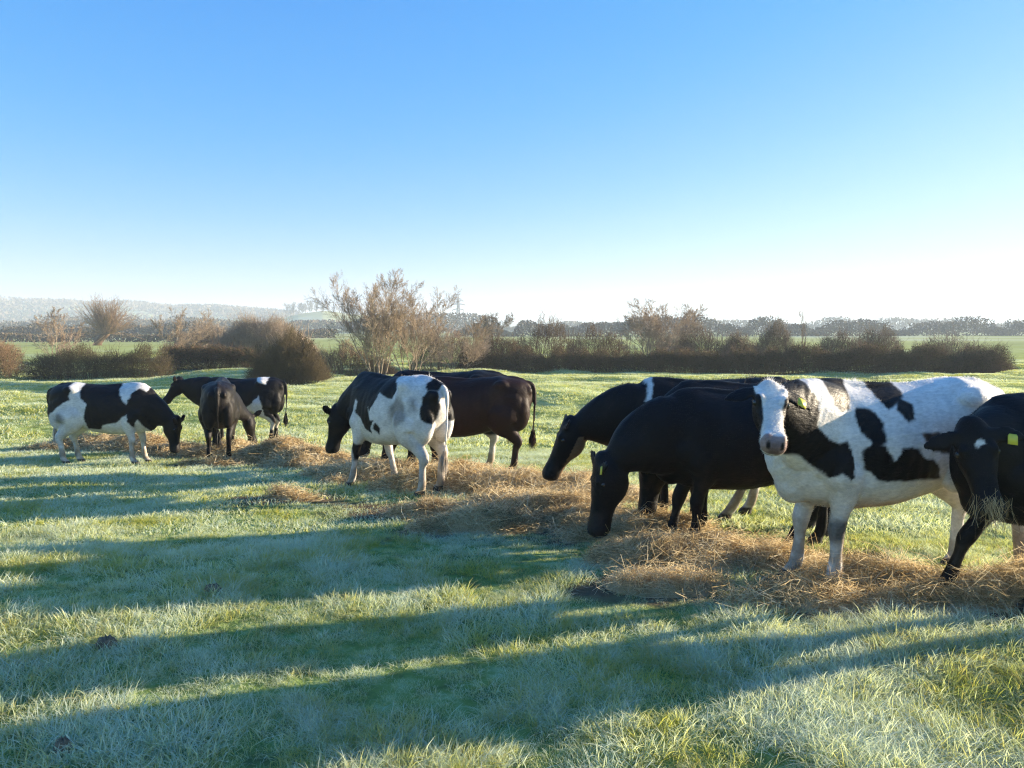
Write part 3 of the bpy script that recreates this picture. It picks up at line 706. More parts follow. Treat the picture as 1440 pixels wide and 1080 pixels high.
# ------------------------------------------------------------------ hay
def build_hay():
    xs = np.arange(-9.5, 6.2, .04); ys = np.arange(3.2, 17.5, .04)
    X, Y = np.meshgrid(xs, ys, indexing='ij'); H = hay_h(X, Y)
    keep = H > -.012; ny = len(ys)
    idx = -np.ones(X.shape, int)
    q = keep[:-1, :-1] | keep[1:, :-1] | keep[1:, 1:] | keep[:-1, 1:]
    I, J = np.nonzero(q)
    use = np.zeros(X.shape, bool)
    for a, b in ((0, 0), (1, 0), (1, 1), (0, 1)): use[I + a, J + b] = True
    idx[use] = np.arange(use.sum())
    V = np.stack([X[use], Y[use], terrain(X[use], Y[use]) + H[use]], 1)
    Fq = np.stack([idx[I, J], idx[I + 1, J], idx[I + 1, J + 1], idx[I, J + 1]], 1)
    parts = [(V, Fq)]; rv = [np.full(len(V), .55)]
    # strands
    rg = np.random.default_rng(3)
    def strands(n, lo, hi, wd, lift, x0=None):
        P = []
        tot = 0
        while tot < n:
            m = n * 3; x = rg.uniform(-9.5, 6.2, m); y = rg.uniform(3.2, 17.5, m); h = hay_h(x, y)
            w = np.where(h > 0, np.clip(.25 + h * 8, 0, 1), np.clip(.06 + h * 3, 0, 1)) * np.clip(9 / (y + 1), .3, 1.2)
            k = rg.random(m) < w; P.append(np.stack([x[k], y[k], h[k]], 1)); tot += k.sum()
        P = np.concatenate(P)[:n]
        base = np.stack([P[:, 0], P[:, 1], terrain(P[:, 0], P[:, 1]) + np.maximum(P[:, 2], 0) + rg.uniform(-.01, lift, n)], 1)
        a = fbm(P[:, 0] * 1.6, P[:, 1] * 1.6, 51, 2) * 6 + rg.normal(0, .75, n); el = rg.normal(0, .42, n)
        d = np.stack([np.cos(a) * np.cos(el), np.sin(a) * np.cos(el), np.sin(el)], 1)
        ln = rg.uniform(lo, hi, n)[:, None]; sd = nrm(np.cross(d, rg.normal(size=(n, 3)))); bend = nrm(np.cross(d, sd)) * rg.normal(0, .28, (n, 1)) * ln
        wdt = wd * (.6 + .8 * rg.random((n, 1))) * np.clip(base[:, 1:2] / 6, .8, 2)
        K = 4; rows = []
        for t in np.linspace(-.5, .5, K):
            c = base + d * ln * t + bend * (1 - 4 * t * t); c[:, 2] = np.maximum(c[:, 2], terrain(c[:, 0], c[:, 1]) + .003)
            rows += [c - sd * wdt, c + sd * wdt]
        Vs = np.stack(rows, 1).reshape(-1, 3); b = (np.arange(n) * 2 * K)[:, None]
        Fs = np.concatenate([b + np.array([[2 * k, 2 * k + 1, 2 * k + 3, 2 * k + 2]]) for k in range(K - 1)])
        parts.append((Vs, Fs)); rv.append(np.repeat(rg.random(n), 2 * K))
    strands(150000, .05, .20, .0013, .06)
    strands(70000, .015, .06, .0018, .012)
    strands(9000, .15, .38, .0013, .10)
    V, Fl = merge(parts)
    tag(link('hay', mk_mesh('hay', V, Fl, attrs={'r': np.concatenate(rv)}), M_HAY), 'golden hay strewn in a long line across the frosty grass', 'hay', kind='stuff')
    # wisp in the mouth of the right hand cow
    n = 120; P = np.zeros((n, 3)); c0 = np.array([2.60, 4.02, .67])
    a = rg.uniform(0, 2 * np.pi, n); st = c0 + np.stack([rg.normal(0, .045, n), rg.normal(0, .025, n), rg.normal(0, .02, n)], 1)
    ln = rg.uniform(.05, .24, n)[:, None]; d = nrm(np.stack([rg.normal(0.05, .35, n), rg.normal(0, .3, n), -np.ones(n)], 1))
    rows = []; sd = nrm(np.cross(d, rg.normal(size=(n, 3)))); bend = nrm(rg.normal(size=(n, 3))) * ln * .22
    for t in np.linspace(0, 1, 5):
        c = st + d * ln * t + bend * 4 * t * (1 - t); rows += [c - sd * .0009, c + sd * .0009]
    Vs = np.stack(rows, 1).reshape(-1, 3); b = (np.arange(n) * 10)[:, None]
    Fs = np.concatenate([b + np.array([[2 * k, 2 * k + 1, 2 * k + 3, 2 * k + 2]]) for k in range(4)])
    tag(link('hay_wisp', mk_mesh('hay_wisp', Vs, Fs, attrs={'r': np.repeat(rg.random(n), 10)}), M_HAY), 'wisp of hay dangling from the mouth of the cow at the right edge', 'hay wisp')
build_hay()

# ------------------------------------------------------------------ grass
def tuft(n, rad, h, w, lean, seed, K=4, curl=.5):
    r = np.random.default_rng(seed); a = r.uniform(0, 2 * np.pi, n); q = rad * np.sqrt(r.random(n))
    P = np.stack([q * np.cos(a), q * np.sin(a), np.full(n, -.012)], 1)
    out = np.stack([np.cos(a), np.sin(a), np.zeros(n)], 1) * (q / rad)[:, None]
    rnd = r.normal(size=(n, 3)) * .9; rnd[:, 2] = 0
    ld = nrm(out * .8 + rnd + 1e-3) * lean * r.uniform(.2, 1.5, (n, 1)); hh = h * r.uniform(.3, 1.2, (n, 1))
    sd = nrm(np.stack([-np.sin(a + r.normal(0, 1, n)), np.cos(a + r.normal(0, 1, n)), np.zeros(n)], 1))
    rows = []; ts = np.linspace(0, 1, K)
    for t in ts:
        z = t * (1 - curl * t * t * np.linalg.norm(ld, axis=1, keepdims=True) * .5); c = P + ld * hh * (t ** 1.7) + np.array([0, 0, 1]) * hh * z
        ww = w * (1 - t ** 2 * .9) * .5; rows += [c - sd * ww, c + sd * ww]
    V = np.stack(rows, 1).reshape(-1, 3); b = (np.arange(n) * 2 * K)[:, None]
    Fc = np.concatenate([b + np.array([[2 * k, 2 * k + 1, 2 * k + 3, 2 * k + 2]]) for k in range(K - 1)])
    me = mk_mesh('tuft', V, Fc, False, {'t': np.tile(np.repeat(ts, 2), n), 'r': np.repeat(r.random(n), 2 * K)})
    me.materials.append(M_BLADE)
    o = bpy.data.objects.new('tuft_source', me)
    return o
PROTOS = [tuft(78, .09, .058, .0036, 1.0, 100 + k) for k in range(4)] + [tuft(100, .10, .105, .0036, 1.1, 200 + k, 5, .8) for k in range(3)] \
       + [tuft(60, .16, .060, .0085, .9, 300 + k, 3) for k in range(3)] + [tuft(70, .42, .075, .022, .8, 400 + k, 3) for k in range(3)]
def grass_points():
    rg = np.random.default_rng(77); pts = []
    def zone(r0, r1, dens, kinds, smin, smax, half=.86):
        # wedge in front of the camera, wider than the picture
        n = int(dens * half * (r1 * r1 - r0 * r0)); y = np.sqrt(rg.uniform(r0 * r0, r1 * r1, n)); x = rg.uniform(-half, half, n) * y
        x = x + rg.normal(0, .6, n) * (y < 5)
        hy = hay_h(x, y); keep = (hy < .0) | (rg.random(n) < np.clip(.75 - hy * 14, .03, .75)); keep &= rg.random(n) > mud(x, y) * .8
        x, y = x[keep], y[keep]; n = len(x)
        tus = .8 * fbm(x / .55, y / .45, 31, 3) + .7 * fbm(x / .2, y / .2, 33, 2) + .35 * fbm(x / 2.2, y / 1.8, 35, 2)
        k = rg.choice(kinds, n); s = smin + (smax - smin) * np.clip(.45 + tus * 1.3, 0, 1.1) * rg.uniform(.75, 1.2, n)
        pts.append(np.stack([x, y, terrain(x, y) , s, k, rg.uniform(0, 6.283, n), tus], 1))
        return
    zone(1.6, 6.5, 190, [0, 1, 2, 3], .45, 1.6)
    zone(6.5, 15, 75, [7, 8, 9], .6, 1.35)
    zone(15, 62, 13, [10, 11, 12], .6, 1.2, .80)
    A = np.concatenate(pts)
    # tussocks of longer grass close to the camera
    n = 16000; y = np.sqrt(rg.uniform(1.5 ** 2, 8.5 ** 2, n)); x = rg.uniform(-.9, .9, n) * y
    tus = fbm(x / .60, y / .50, 41, 2) ; right = sstep(-.5, 1.8, x) * sstep(4.6, 3.2, y) + sstep(3.4, 2.8, y) * sstep(-1.4, -.6, x) * .8
    k = (tus + right * .42 > .30) & (hay_h(x, y) < .01) & (rg.random(n) < np.clip(.35 + right, 0, 1))
    x, y, tus, right = x[k], y[k], tus[k], right[k]; n = len(x)
    s = (.42 + .40 * right + .35 * np.clip(tus, 0, 1)) * rg.uniform(.5, 1.2, n)
    B = np.stack([x, y, terrain(x, y), s, rg.choice([4, 5, 6], n), rg.uniform(0, 6.283, n), tus], 1)
    return np.concatenate([A, B])
def build_grass():
    A = grass_points(); print('grass tufts', len(A))
    n = len(A)
    me = bpy.data.meshes.new('grass'); me.vertices.add(n); me.vertices.foreach_set('co', A[:, :3].astype(np.float32).ravel())
    me.attributes.new('gs', 'FLOAT', 'POINT').data.foreach_set('value', A[:, 3].astype(np.float32))
    me.attributes.new('gr', 'FLOAT', 'POINT').data.foreach_set('value', A[:, 5].astype(np.float32))
    me.attributes.new('gk', 'INT', 'POINT').data.foreach_set('value', A[:, 4].astype(np.int32))
    me.update()
    o = link('grass', me, M_BLADE); tag(o, 'short frosted grass with longer tussocks in the foreground', 'grass', kind='stuff')
    ng = bpy.data.node_groups.new('grass_scatter', 'GeometryNodeTree')
    ng.interface.new_socket('Geometry', in_out='INPUT', socket_type='NodeSocketGeometry')
    ng.interface.new_socket('Geometry', in_out='OUTPUT', socket_type='NodeSocketGeometry')
    gi = ng.nodes.new('NodeGroupInput'); go = ng.nodes.new('NodeGroupOutput'); lk = ng.links.new
    g2i = ng.nodes.new('GeometryNodeGeometryToInstance')
    for p in reversed(PROTOS):
        oi = ng.nodes.new('GeometryNodeObjectInfo'); oi.inputs['Object'].default_value = p; oi.transform_space = 'ORIGINAL'
        lk(oi.outputs['Geometry'], g2i.inputs[0])
    def attr(nm, ty):
        a = ng.nodes.new('GeometryNodeInputNamedAttribute'); a.data_type = ty; a.inputs[0].default_value = nm; return a.outputs[0]
    iop = ng.nodes.new('GeometryNodeInstanceOnPoints')
    lk(gi.outputs[0], iop.inputs['Points']); lk(g2i.outputs[0], iop.inputs['Instance']); iop.inputs['Pick Instance'].default_value = True
    lk(attr('gk', 'INT'), iop.inputs['Instance Index'])
    cx = ng.nodes.new('ShaderNodeCombineXYZ'); lk(attr('gr', 'FLOAT'), cx.inputs[2]); lk(cx.outputs[0], iop.inputs['Rotation'])
    lk(attr('gs', 'FLOAT'), iop.inputs['Scale'])
    lk(iop.outputs[0], go.inputs[0])
    md = o.modifiers.new('scatter', 'NODES'); md.node_group = ng
build_grass()

# ------------------------------------------------------------------ bare trees, shrubs, hedges
def grow_tree(seed, height, stems=1, splay=.3, r0=None, f0=.25, ang=.75, spawn=1.5, ratio=.50, up=.10, wob=.10, levels=3, base=.25, lean=(0, 0), steps=(9, 7, 5, 4, 3)):
    """stems that run up through the crown with side axes, twigs and twiglets; a list of segments with level and stem number"""
    rg = random.Random(seed); segs = []
    g = rg.gauss
    def axis(p, d, ln, r, lv, sid):
        n = steps[lv]; st = ln / n; rr = r
        for k in range(n):
            d = (d[0] + g(0, wob), d[1] + g(0, wob), d[2] + g(0, wob) + up * (.6 if lv else .25))
            m = math.sqrt(d[0] ** 2 + d[1] ** 2 + d[2] ** 2); d = (d[0] / m, d[1] / m, d[2] / m)
            q = (p[0] + d[0] * st, p[1] + d[1] * st, p[2] + d[2] * st); r1 = r * (1 - .88 * (k + 1) / n)
            segs.append((*p, *q, rr, r1, lv, sid))
            f = (k + 1) / n
            if lv < levels and f > (f0 if lv == 0 else .12):
                c = int(spawn) + (rg.random() < spawn - int(spawn))
                for _ in range(c):
                    a = rg.uniform(0, 6.283); e = (g(0, 1), g(0, 1), g(0, 1)); dt = e[0] * d[0] + e[1] * d[1] + e[2] * d[2]
                    e = (e[0] - dt * d[0], e[1] - dt * d[1], e[2] - dt * d[2]); m = math.sqrt(e[0] ** 2 + e[1] ** 2 + e[2] ** 2) + 1e-6
                    A_ = ang * rg.uniform(.6, 1.3); sa, ca = math.sin(A_), math.cos(A_)
                    dd = (d[0] * ca + e[0] / m * sa, d[1] * ca + e[1] / m * sa, d[2] * ca + e[2] / m * sa)
                    axis(q, dd, ln * ratio * rg.uniform(.6, 1.15) * (1.15 - .6 * f), r1 * .62 + .001, lv + 1, sid)
            p = q; rr = r1
    for s_ in range(stems):
        a = 6.283 * s_ / max(1, stems) + rg.uniform(-.6, .6); m = 0 if stems == 1 else 1
        sp = splay * rg.uniform(.5, 1.3)
        axis((math.cos(a) * base * m, math.sin(a) * base * m, -.1), (math.cos(a) * sp * m + lean[0], math.sin(a) * sp * m + lean[1], 1.0), height * rg.uniform(.8, 1.05), (r0 or height * .014), 0, s_)
    A = np.array(segs); f = height / A[:, 5].max(); A[:, :6] *= f
    return A
def tree_meshes(A, rmin):
    R0 = np.maximum(A[:, 6], rmin); R1 = np.maximum(A[:, 7], rmin * .8); out = []
    for sid in np.unique(A[:, 9]):
        a = (A[:, 8] == 0) & (A[:, 9] == sid); out.append(mk_mesh('trunk', *prisms(A[a, :3], A[a, 3:6], R0[a], R1[a], 6), True))
    b = A[:, 8] > 0
    return out, mk_mesh('crown', *prisms(A[b, :3], A[b, 3:6], R0[b], R1[b], 3))
def place_tree(name, label, cat, px, D, meshes, mat, mat2=None, rz=0., sc3=(1, 1, 1), group='bare trees along the hedge line'):
    x, y, z = at(px, D); r = empty(name, (x, y, z - .05), rz); r.scale = sc3; tag(r, label, cat, group)
    for m_ in meshes[0]: link('trunk', m_, mat, r)
    link('crown', meshes[1], mat2 or mat, r)
    return r
def shrub_geo(seed, w, dp, h, ntw, nlf, leaf=.06, twl=.45, tw=.006, rough=.35, top_flat=False, inner=.0, freq=1.0):
    """twigs and leaves filling a lumpy volume w wide (x), dp deep (y), h high: returns twig and leaf arrays"""
    rg = np.random.default_rng(seed)
    def sample(n, shell):
        u = rg.uniform(-1, 1, n); v_ = rg.uniform(-1, 1, n); q = rg.random(n) ** (.55 if shell else .8)
        prof = (h * (1 - .15 * rg.random(n)) * (1 + rough * fbm(u * w * .5 * freq + seed, u * 0 + seed * 1.7, 3, 3)))
        if top_flat: prof = prof * (1 - .12 * np.abs(v_) ** 3) * np.clip((1 - np.abs(u)) * w * 1.2 + .35, 0, 1)
        else: prof = prof * np.sqrt(np.clip(1 - np.abs(u) ** 2.2, 0.02, 1)) * np.sqrt(np.clip(1 - .6 * v_ ** 2, 0, 1))
        z = prof * q
        return np.stack([u * w / 2 * (1 - .25 * (z / h) ** 2 * (not top_flat)), v_ * dp / 2 * (1 - .3 * (z / max(h, .01)) ** 2), z], 1)
    P = sample(ntw, False)
    out = P / np.array([w / 2, dp / 2, h]); d = nrm(np.stack([out[:, 0] * .7, out[:, 1] * .7, np.full(ntw, .75)], 1) + rg.normal(size=(ntw, 3)) * .38)
    ln = twl * rg.uniform(.4, 1.3, ntw)[:, None]
    tw_ = prisms(P - d * ln * .6, P + d * ln * .5, tw * rg.uniform(.7, 1.6, ntw), tw * .5, 3)
    nsh = int(ntw * .06); k = rg.integers(0, ntw, nsh); k = k[P[k][:, 2] > h * .45]; b0 = P[k]; dd = nrm(np.stack([out[k, 0] * .5, out[k, 1] * .5, np.full(len(k), 1.0)], 1) + rg.normal(size=(len(k), 3)) * .25)
    l2 = h * rg.uniform(.12, .42, (len(k), 1)); m_ = b0 + dd * l2 * .5; e_ = m_ + nrm(dd + rg.normal(size=dd.shape) * .2) * l2 * .5
    sh = merge([prisms(b0, m_, tw * 1.1, tw * .8, 3), prisms(m_, e_, tw * .8, tw * .4, 3)] + [prisms(m_ + (e_ - m_) * q_, m_ + (e_ - m_) * q_ + nrm(dd + rg.normal(size=dd.shape) * .7) * l2 * .3, tw * .5, tw * .3, 3) for q_ in (.0, .3, .6)])
    # main stems from the ground
    ns = max(6, int(w * 5)); b = np.stack([rg.uniform(-w / 2, w / 2, ns) * .85, rg.uniform(-dp / 2, dp / 2, ns) * .5, np.full(ns, -.1)], 1)
    e = b + np.stack([rg.normal(0, .25, ns) * h * .6, rg.normal(0, .2, ns) * h * .5, h * rg.uniform(.55, .9, ns)], 1)
    stems = prisms(b, e, tw * 5, tw * 1.6, 5)
    lf = cards(sample(nlf, True), leaf, seed) if nlf else None
    return merge([tw_, sh]), stems, lf
def shrub(name, label, cat, px, D, seed, w, dp, h, ntw, nlf, mt, ml, group=None, leaf=.06, **kw):
    x, y, z = at(px, D); r = empty(name, (x, y, z - .04)); tag(r, label, cat, group)
    (tv, tf), st, lf = shrub_geo(seed, w, dp, h, ntw, nlf, leaf, **kw)
    V, Fl = merge([(tv, tf), st]); link('branches', mk_mesh('branches', V, Fl), mt, r)
    if lf is not None: link('foliage', mk_mesh('foliage', *lf), ml, r)
    return r

# big multi-stemmed willow thicket left of centre
HG = 'shrubs and hedges round the field'
T1 = tree_meshes(grow_tree(21, 6.0, 8, .36, .040, spawn=1.35, ang=.50, ratio=.56, f0=.2, levels=4, wob=.06, up=.05, base=.4), .0040)
T2 = tree_meshes(grow_tree(22, 5.2, 7, .42, .036, spawn=1.35, ang=.50, ratio=.54, f0=.2, levels=4, wob=.06, up=.05, base=.4), .0040)
place_tree('bare_tree', 'tall multi-stemmed bare tree, left half of the pale pair left of centre', 'tree', 532, 41, T1, M_BARK_PALE, rz=.4)
place_tree('bare_tree', 'multi-stemmed bare tree, right half of the pale pair behind the centre cow', 'tree', 578, 42, T2, M_BARK_PALE, rz=1.0)
T3 = tree_meshes(grow_tree(23, 3.8, 6, .8, .03, spawn=1.3, ang=.6, ratio=.58, f0=.15, levels=4, wob=.08, up=.06), .0045)
place_tree('bare_tree', 'low spreading bare tree at the start of the dark hedge, below the pylon', 'tree', 648, 45, T3, M_BARK_PALE, rz=2.0, sc3=(1.1, 1, .95))
shrub('hawthorn_bush', 'big rounded brown hawthorn bush left of the tall pale bare tree', 'bush', 408, 36.5, 31, 3.6, 2.4, 2.4, 7500, 2600, M_TWIG_OLIVE, M_LEAF_OLIVE, HG, .05, rough=.30, twl=.6, freq=1.6)
TH = tree_meshes(grow_tree(41, 2.6, 9, .5, .04, spawn=1.9, ang=.9, ratio=.46, f0=.1, up=.06, base=.5), .007)
hb = [o for o in bpy.data.objects if o.name.startswith('hawthorn_bush')][0]
for m_ in TH[0]: link('trunk', m_, M_TWIG_OLIVE, hb)
link('crown', TH[1], M_TWIG_OLIVE, hb)
shrub('brush', 'pale scrub at the foot of the tall multi-stemmed bare tree', 'bush', 488, 44, 32, 6.0, 1.8, 2.0, 6500, 1500, M_TWIG_RED, M_LEAF_BROWN, HG, .05)
shrub('brush', 'scrub between the tall bare trees and the dark hedge', 'bush', 628, 47, 33, 4.5, 2.0, 2.6, 4200, 900, M_TWIG_RED, M_LEAF_BROWN, HG, .05)
# left side
shrub('hedge', 'olive-brown hedge behind the left cow, below the slender pale tree', 'hedge', 142, 43, 34, 7.8, 2.2, 1.75, 9500, 6500, M_TWIG_OLIVE, M_LEAF_OLIVE, HG, .06, top_flat=True, rough=.45, freq=1.6)
shrub('hedge', 'brown bushy hedge end cut by the left edge', 'hedge', -6, 41, 35, 2.6, 2.0, 2.05, 4200, 2600, M_TWIG_RED, M_LEAF_BROWN, HG, .06, top_flat=True, rough=.3)
shrub('hedge', 'dark low hedge in shade left of the big hawthorn bush', 'hedge', 300, 46, 36, 6.2, 2.0, 1.55, 7500, 9500, M_TWIG_BROWN, M_LEAF_DARK, HG, .07, top_flat=True, rough=.25)
shrub('brush', 'reddish brown thicket behind the dark low hedge', 'bush', 372, 62, 37, 8.5, 4.0, 3.6, 9500, 900, M_BARK_PALE, M_LEAF_BROWN, HG, .07, twl=.9, tw=.010, rough=.3, freq=.7)
shrub('brush', 'pale brown thicket between the slender tree and the reddish thicket', 'bush', 292, 66, 38, 6.5, 3.0, 3.4, 6000, 600, M_BARK_PALE, M_LEAF_BROWN, HG, .06, twl=.9, tw=.009, rough=.5, freq=.7)
T4 = tree_meshes(grow_tree(24, 4.1, 3, .22, .035, spawn=1.45, ang=.65, ratio=.46, base=.15, levels=4, wob=.08, up=.06), .005)
place_tree('bare_tree', 'slender pale bare tree rising from the hedge behind the left cow', 'tree', 80, 44, T4, M_BARK_PALE, rz=.7)
T5 = tree_meshes(grow_tree(25, 4.6, 4, .38, .04, spawn=1.4, ang=.65, ratio=.5, levels=4, wob=.08, up=.06), .0055)
place_tree('bare_tree', 'pale bare tree behind the gap between the left hedge and the thicket', 'tree', 252, 56, T5, M_BARK_PALE, rz=.2)
# pollard willow: short leaning trunk with a fan of rods
def pollard():
    x, y, z = at(146, 128); r = empty('pollard_willow', (x, y, z)); tag(r, 'lone pollard willow with a leaning trunk and a fan of bare rods', 'tree', 'bare trees along the hedge line')
    rg = np.random.default_rng(5); V, Fc = limb([(-.9, 0, -.2), (-.6, 0, .6), (.1, 0, 1.4), (.8, 0, 2.1), (1.1, 0, 2.4)], [.75, .60, .55, .6, .4], [.75, .6, .55, .6, .4], (0, 1, 0))
    link('trunk', mk_mesh('trunk', V, Fc, True), M_TWIG_BROWN, r)
    P0 = []; P1 = []; R0 = []; R1 = []
    for k in range(230):
        a = rg.normal(0, .75); b = rg.normal(0, .5); d = nrm(np.array([math.sin(a), math.sin(b) * .8, math.cos(a) * 1.0 + .15])); p = np.array([.8 + rg.normal(0, .4), rg.normal(0, .35), 2.0]); L_ = rg.uniform(3.5, 6.2); rr = .06
        for j in range(5):
            q = p + d * L_ / 5; P0.append(p); P1.append(q); R0.append(rr); R1.append(rr * .75)
            if j > 0:
                for _ in range(2):
                    e = nrm(d + rg.normal(size=3) * .35); P0.append(q); P1.append(q + e * rg.uniform(.5, 1.3)); R0.append(rr * .6); R1.append(.012)
            p = q; rr *= .75; d = nrm(d + rg.normal(size=3) * .08 + np.array([0, 0, .05]))
    link('crown', mk_mesh('crown', *prisms(P0, P1, np.maximum(R0, .016), np.maximum(R1, .014), 3)), M_TWIG_RED, r)
pollard()
# long dark hedge at the right
shrub('hedge', 'long low dark hedge running behind the right half of the herd', 'hedge', 1030, 46, 41, 33.5, 2.2, 1.62, 42000, 48000, M_TWIG_BROWN, M_LEAF_OLIVE, HG, .075, top_flat=True, rough=.42, twl=.45, freq=1.6)
R_ = [('bush', 700, 54, 4.0, 2.4, 'brown bush behind the hedge just right of the brown cow'), ('bush', 768, 58, 5.6, 3.3, 'brown round bush behind the hedge, left of the wide bare tree'),
      ('bush', 842, 56, 5.2, 3.2, 'brown bush touching the left side of the wide bare tree'), ('bush', 950, 56, 4.0, 2.7, 'dark bush right beside the wide bare tree'),
      ('bush', 990, 52, 4.2, 3.35, 'tallest dark bush between the wide bare tree and the slender tree'), ('bush', 1040, 54, 3.0, 2.5, 'small bush half way between the tall dark bush and the slender tree'),
      ('bush', 1088, 52, 3.0, 2.9, 'upright bush just left of the slender tree'), ('bush', 1182, 52, 3.8, 2.9, 'bushy shrub just right of the slender tree above the white cow'),
      ('bush', 1232, 54, 3.6, 2.9, 'shrub above the black back patches of the white cow'), ('bush', 1330, 50, 5.6, 2.6, 'rounded shrub merging with the end of the hedge'),
      ('bush', 1385, 47, 2.6, 1.4, 'low trailing end of the hedge at the right edge')]
for k, (nm, px, D, w, h, lb) in enumerate(R_):
    shrub(nm, lb, 'bush', px, D, 50 + k, w, 2.4, h, 3600, 1800, M_TWIG_BROWN if k in (0, 1, 2) else M_TWIG_GREY, M_LEAF_BROWN if k < 3 else M_LEAF_DARK, HG, .07, rough=.45, freq=1.4, twl=.55, tw=.007)
T6 = tree_meshes(grow_tree(26, 5.0, 6, .75, .045, spawn=1.35, ang=.6, ratio=.58, levels=4, wob=.07, f0=.15, up=.06), .0055)
place_tree('bare_tree', 'wide dome-shaped bare tree above the hedge right of centre', 'tree', 916, 52, T6, M_BARK_PALE, rz=.3, sc3=(1.15, 1, 1.0))
T7 = tree_meshes(grow_tree(27, 4.1, 2, .16, .04, spawn=1.3, ang=.5, ratio=.36, levels=2, base=.1), .009)
place_tree('bare_tree', 'slender upright bare tree above the face of the staring cow', 'tree', 1125, 54, T7, M_TWIG_GREY)
T8 = tree_meshes(grow_tree(28, 5.6, 3, .6, .08, spawn=1.3, ang=.7, ratio=.58, levels=4, wob=.08), .012)
place_tree('bare_tree', 'small round-headed bare tree in the misty field right of the pylon', 'tree', 695, 120, T8, M_TWIG_GREY)

# dung pats and torn tufts in the near grass
def dung(px, py, r_, label):
    x, y = ground(px, py); rg = np.random.default_rng(int(px)); n = 26; V = []; F = []
    rings = [(0, .9), (.35, 1.0), (.7, .75), (1.0, .25), (1.08, -.25)]
    for q, hq in rings:
        for k in range(n):
            a = k * 2 * math.pi / n; rr = r_ * q * (1 + .18 * math.sin(3 * a + px) + .1 * math.sin(7 * a))
            X_, Y_ = x + rr * math.cos(a), y + rr * math.sin(a) * .85
            V.append((X_, Y_, tz(X_, Y_) + .045 * hq * (1 + .25 * math.sin(5 * a + q * 9)) + (.012 if q < 1.05 else 0)))
    for i in range(len(rings) - 1):
        for k in range(n): F.append((i * n + k, (i + 1) * n + k, (i + 1) * n + (k + 1) % n, i * n + (k + 1) % n))
    tag(link('dung_pat', mk_mesh('dung_pat', V, np.array(F), True), M_DUNG), label, 'dung', 'dung pats in the grass')
M_DUNG = simple_mat('dung', [(.3, (.10, .07, .04)), (.7, (.28, .21, .13))], 25, .8, .6)
dung(300, 835, .055, 'dark dung pat in the shaded grass left of centre')
dung(150, 912, .05, 'brown dung pat on the sunlit strip at the lower left')
dung(88, 1060, .035, 'small dung pat in the bottom left corner')

# ------------------------------------------------------------------ distance: tree lines, hills, pylons
def tree_line(name, label, pts, D, hmin, hmax, seed, n, leaf, dp=14, mat=None, freq=.12):
    """far belt of trees along picture columns, built as a lumpy mass of twig clumps"""
    rg = np.random.default_rng(seed); x0, x1 = [at(p, D)[0] for p in pts]
    x = rg.uniform(x0, x1, n); h = hmin + (hmax - hmin) * np.clip(.5 + .9 * fbm(x * freq, x * 0 + seed, 7, 4), 0, 1)
    y = D + rg.uniform(-dp / 2, dp / 2, n); z = h * rg.random(n) ** .7
    C = np.stack([x, y, terrain(x, y) + z], 1); V, Fc = cards(C, leaf, seed, .8)
    o = link(name, mk_mesh(name, V, [Fc]), mat or M_FARWOOD); tag(o, label, 'trees', kind='stuff')
tree_line('far_trees', 'misty far line of trees behind the right half of the hedge', (640, 1560), 290, 1.5, 9.0, 61, 26000, .9, freq=.10)
tree_line('far_trees', 'low far hedge line across the left fields', (-120, 470), 235, 1.0, 5.5, 62, 15000, .75, freq=.05)
tree_line('far_trees', 'farther belt of trees below the hills on the left', (-160, 700), 480, 3.0, 13.0, 63, 20000, 1.6, dp=40, freq=.03)
tree_line('far_trees', 'farthest pale belt of trees on the right horizon', (600, 1600), 650, 3.0, 15.0, 64, 20000, 2.0, dp=40, freq=.02)
tree_line('far_trees', 'thin hedge crossing the left field behind the pollard willow', (-100, 330), 165, .5, 2.6, 65, 8000, .5, dp=4, freq=.08)
def hills(name, label, D, pts, seed, depth=900, wood=None):
    """pts: (picture column, row of the crest)"""
    px = np.array([p[0] for p in pts], float); py = np.array([p[1] for p in pts], float)
    xs = np.linspace(px[0], px[-1], 160); crest = np.interp(xs, px, py); X = (xs - 720) / F_PX * D
    H = (462 - crest) / F_PX * D + CAM_Z; H = H + fbm(X / 90, X * 0 + seed, 8, 3) * H.max() * .08
    vs = np.linspace(-1, 1, 24); prof = np.cos(vs * np.pi / 2) ** 1.5
    Y = D + vs[None, :] * depth / 2; Z = (H[:, None] + 4) * prof[None] - 4
    XX = X[:, None] * (Y / D); V = np.stack([XX, np.broadcast_to(Y, XX.shape), Z + fbm(XX / 60, np.broadcast_to(Y, XX.shape) / 60, seed, 3) * 2 * prof], -1).reshape(-1, 3)
    i, j = np.meshgrid(np.arange(159), np.arange(23), indexing='ij'); q = np.stack([i * 24 + j, (i + 1) * 24 + j, (i + 1) * 24 + j + 1, i * 24 + j + 1], -1).reshape(-1, 4)
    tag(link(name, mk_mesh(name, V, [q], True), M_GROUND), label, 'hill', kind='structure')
    if wood:
        rg = np.random.default_rng(seed); n, leaf, h0, h1, thr = wood; u = rg.uniform(0, 159, n); w = rg.uniform(-.85, .1, n)
        x = np.interp(u, np.arange(160), X); hh = np.interp(u, np.arange(160), H); yy = D + w * depth / 2; pr = np.cos(w * np.pi / 2) ** 1.5
        x = x * yy / D; zz = (hh + 4) * pr - 4; k = fbm(x / 110, yy / 60, seed + 3, 3) > thr; x, yy, zz = x[k], yy[k], zz[k]
        V, Fc = cards(np.stack([x, yy, zz + rg.uniform(h0, h1, len(x))], 1), leaf, seed, .6)
        tag(link('hill_wood', mk_mesh('hill_wood', V, [Fc]), M_FARWOOD), 'woods covering ' + label, 'trees', kind='stuff')
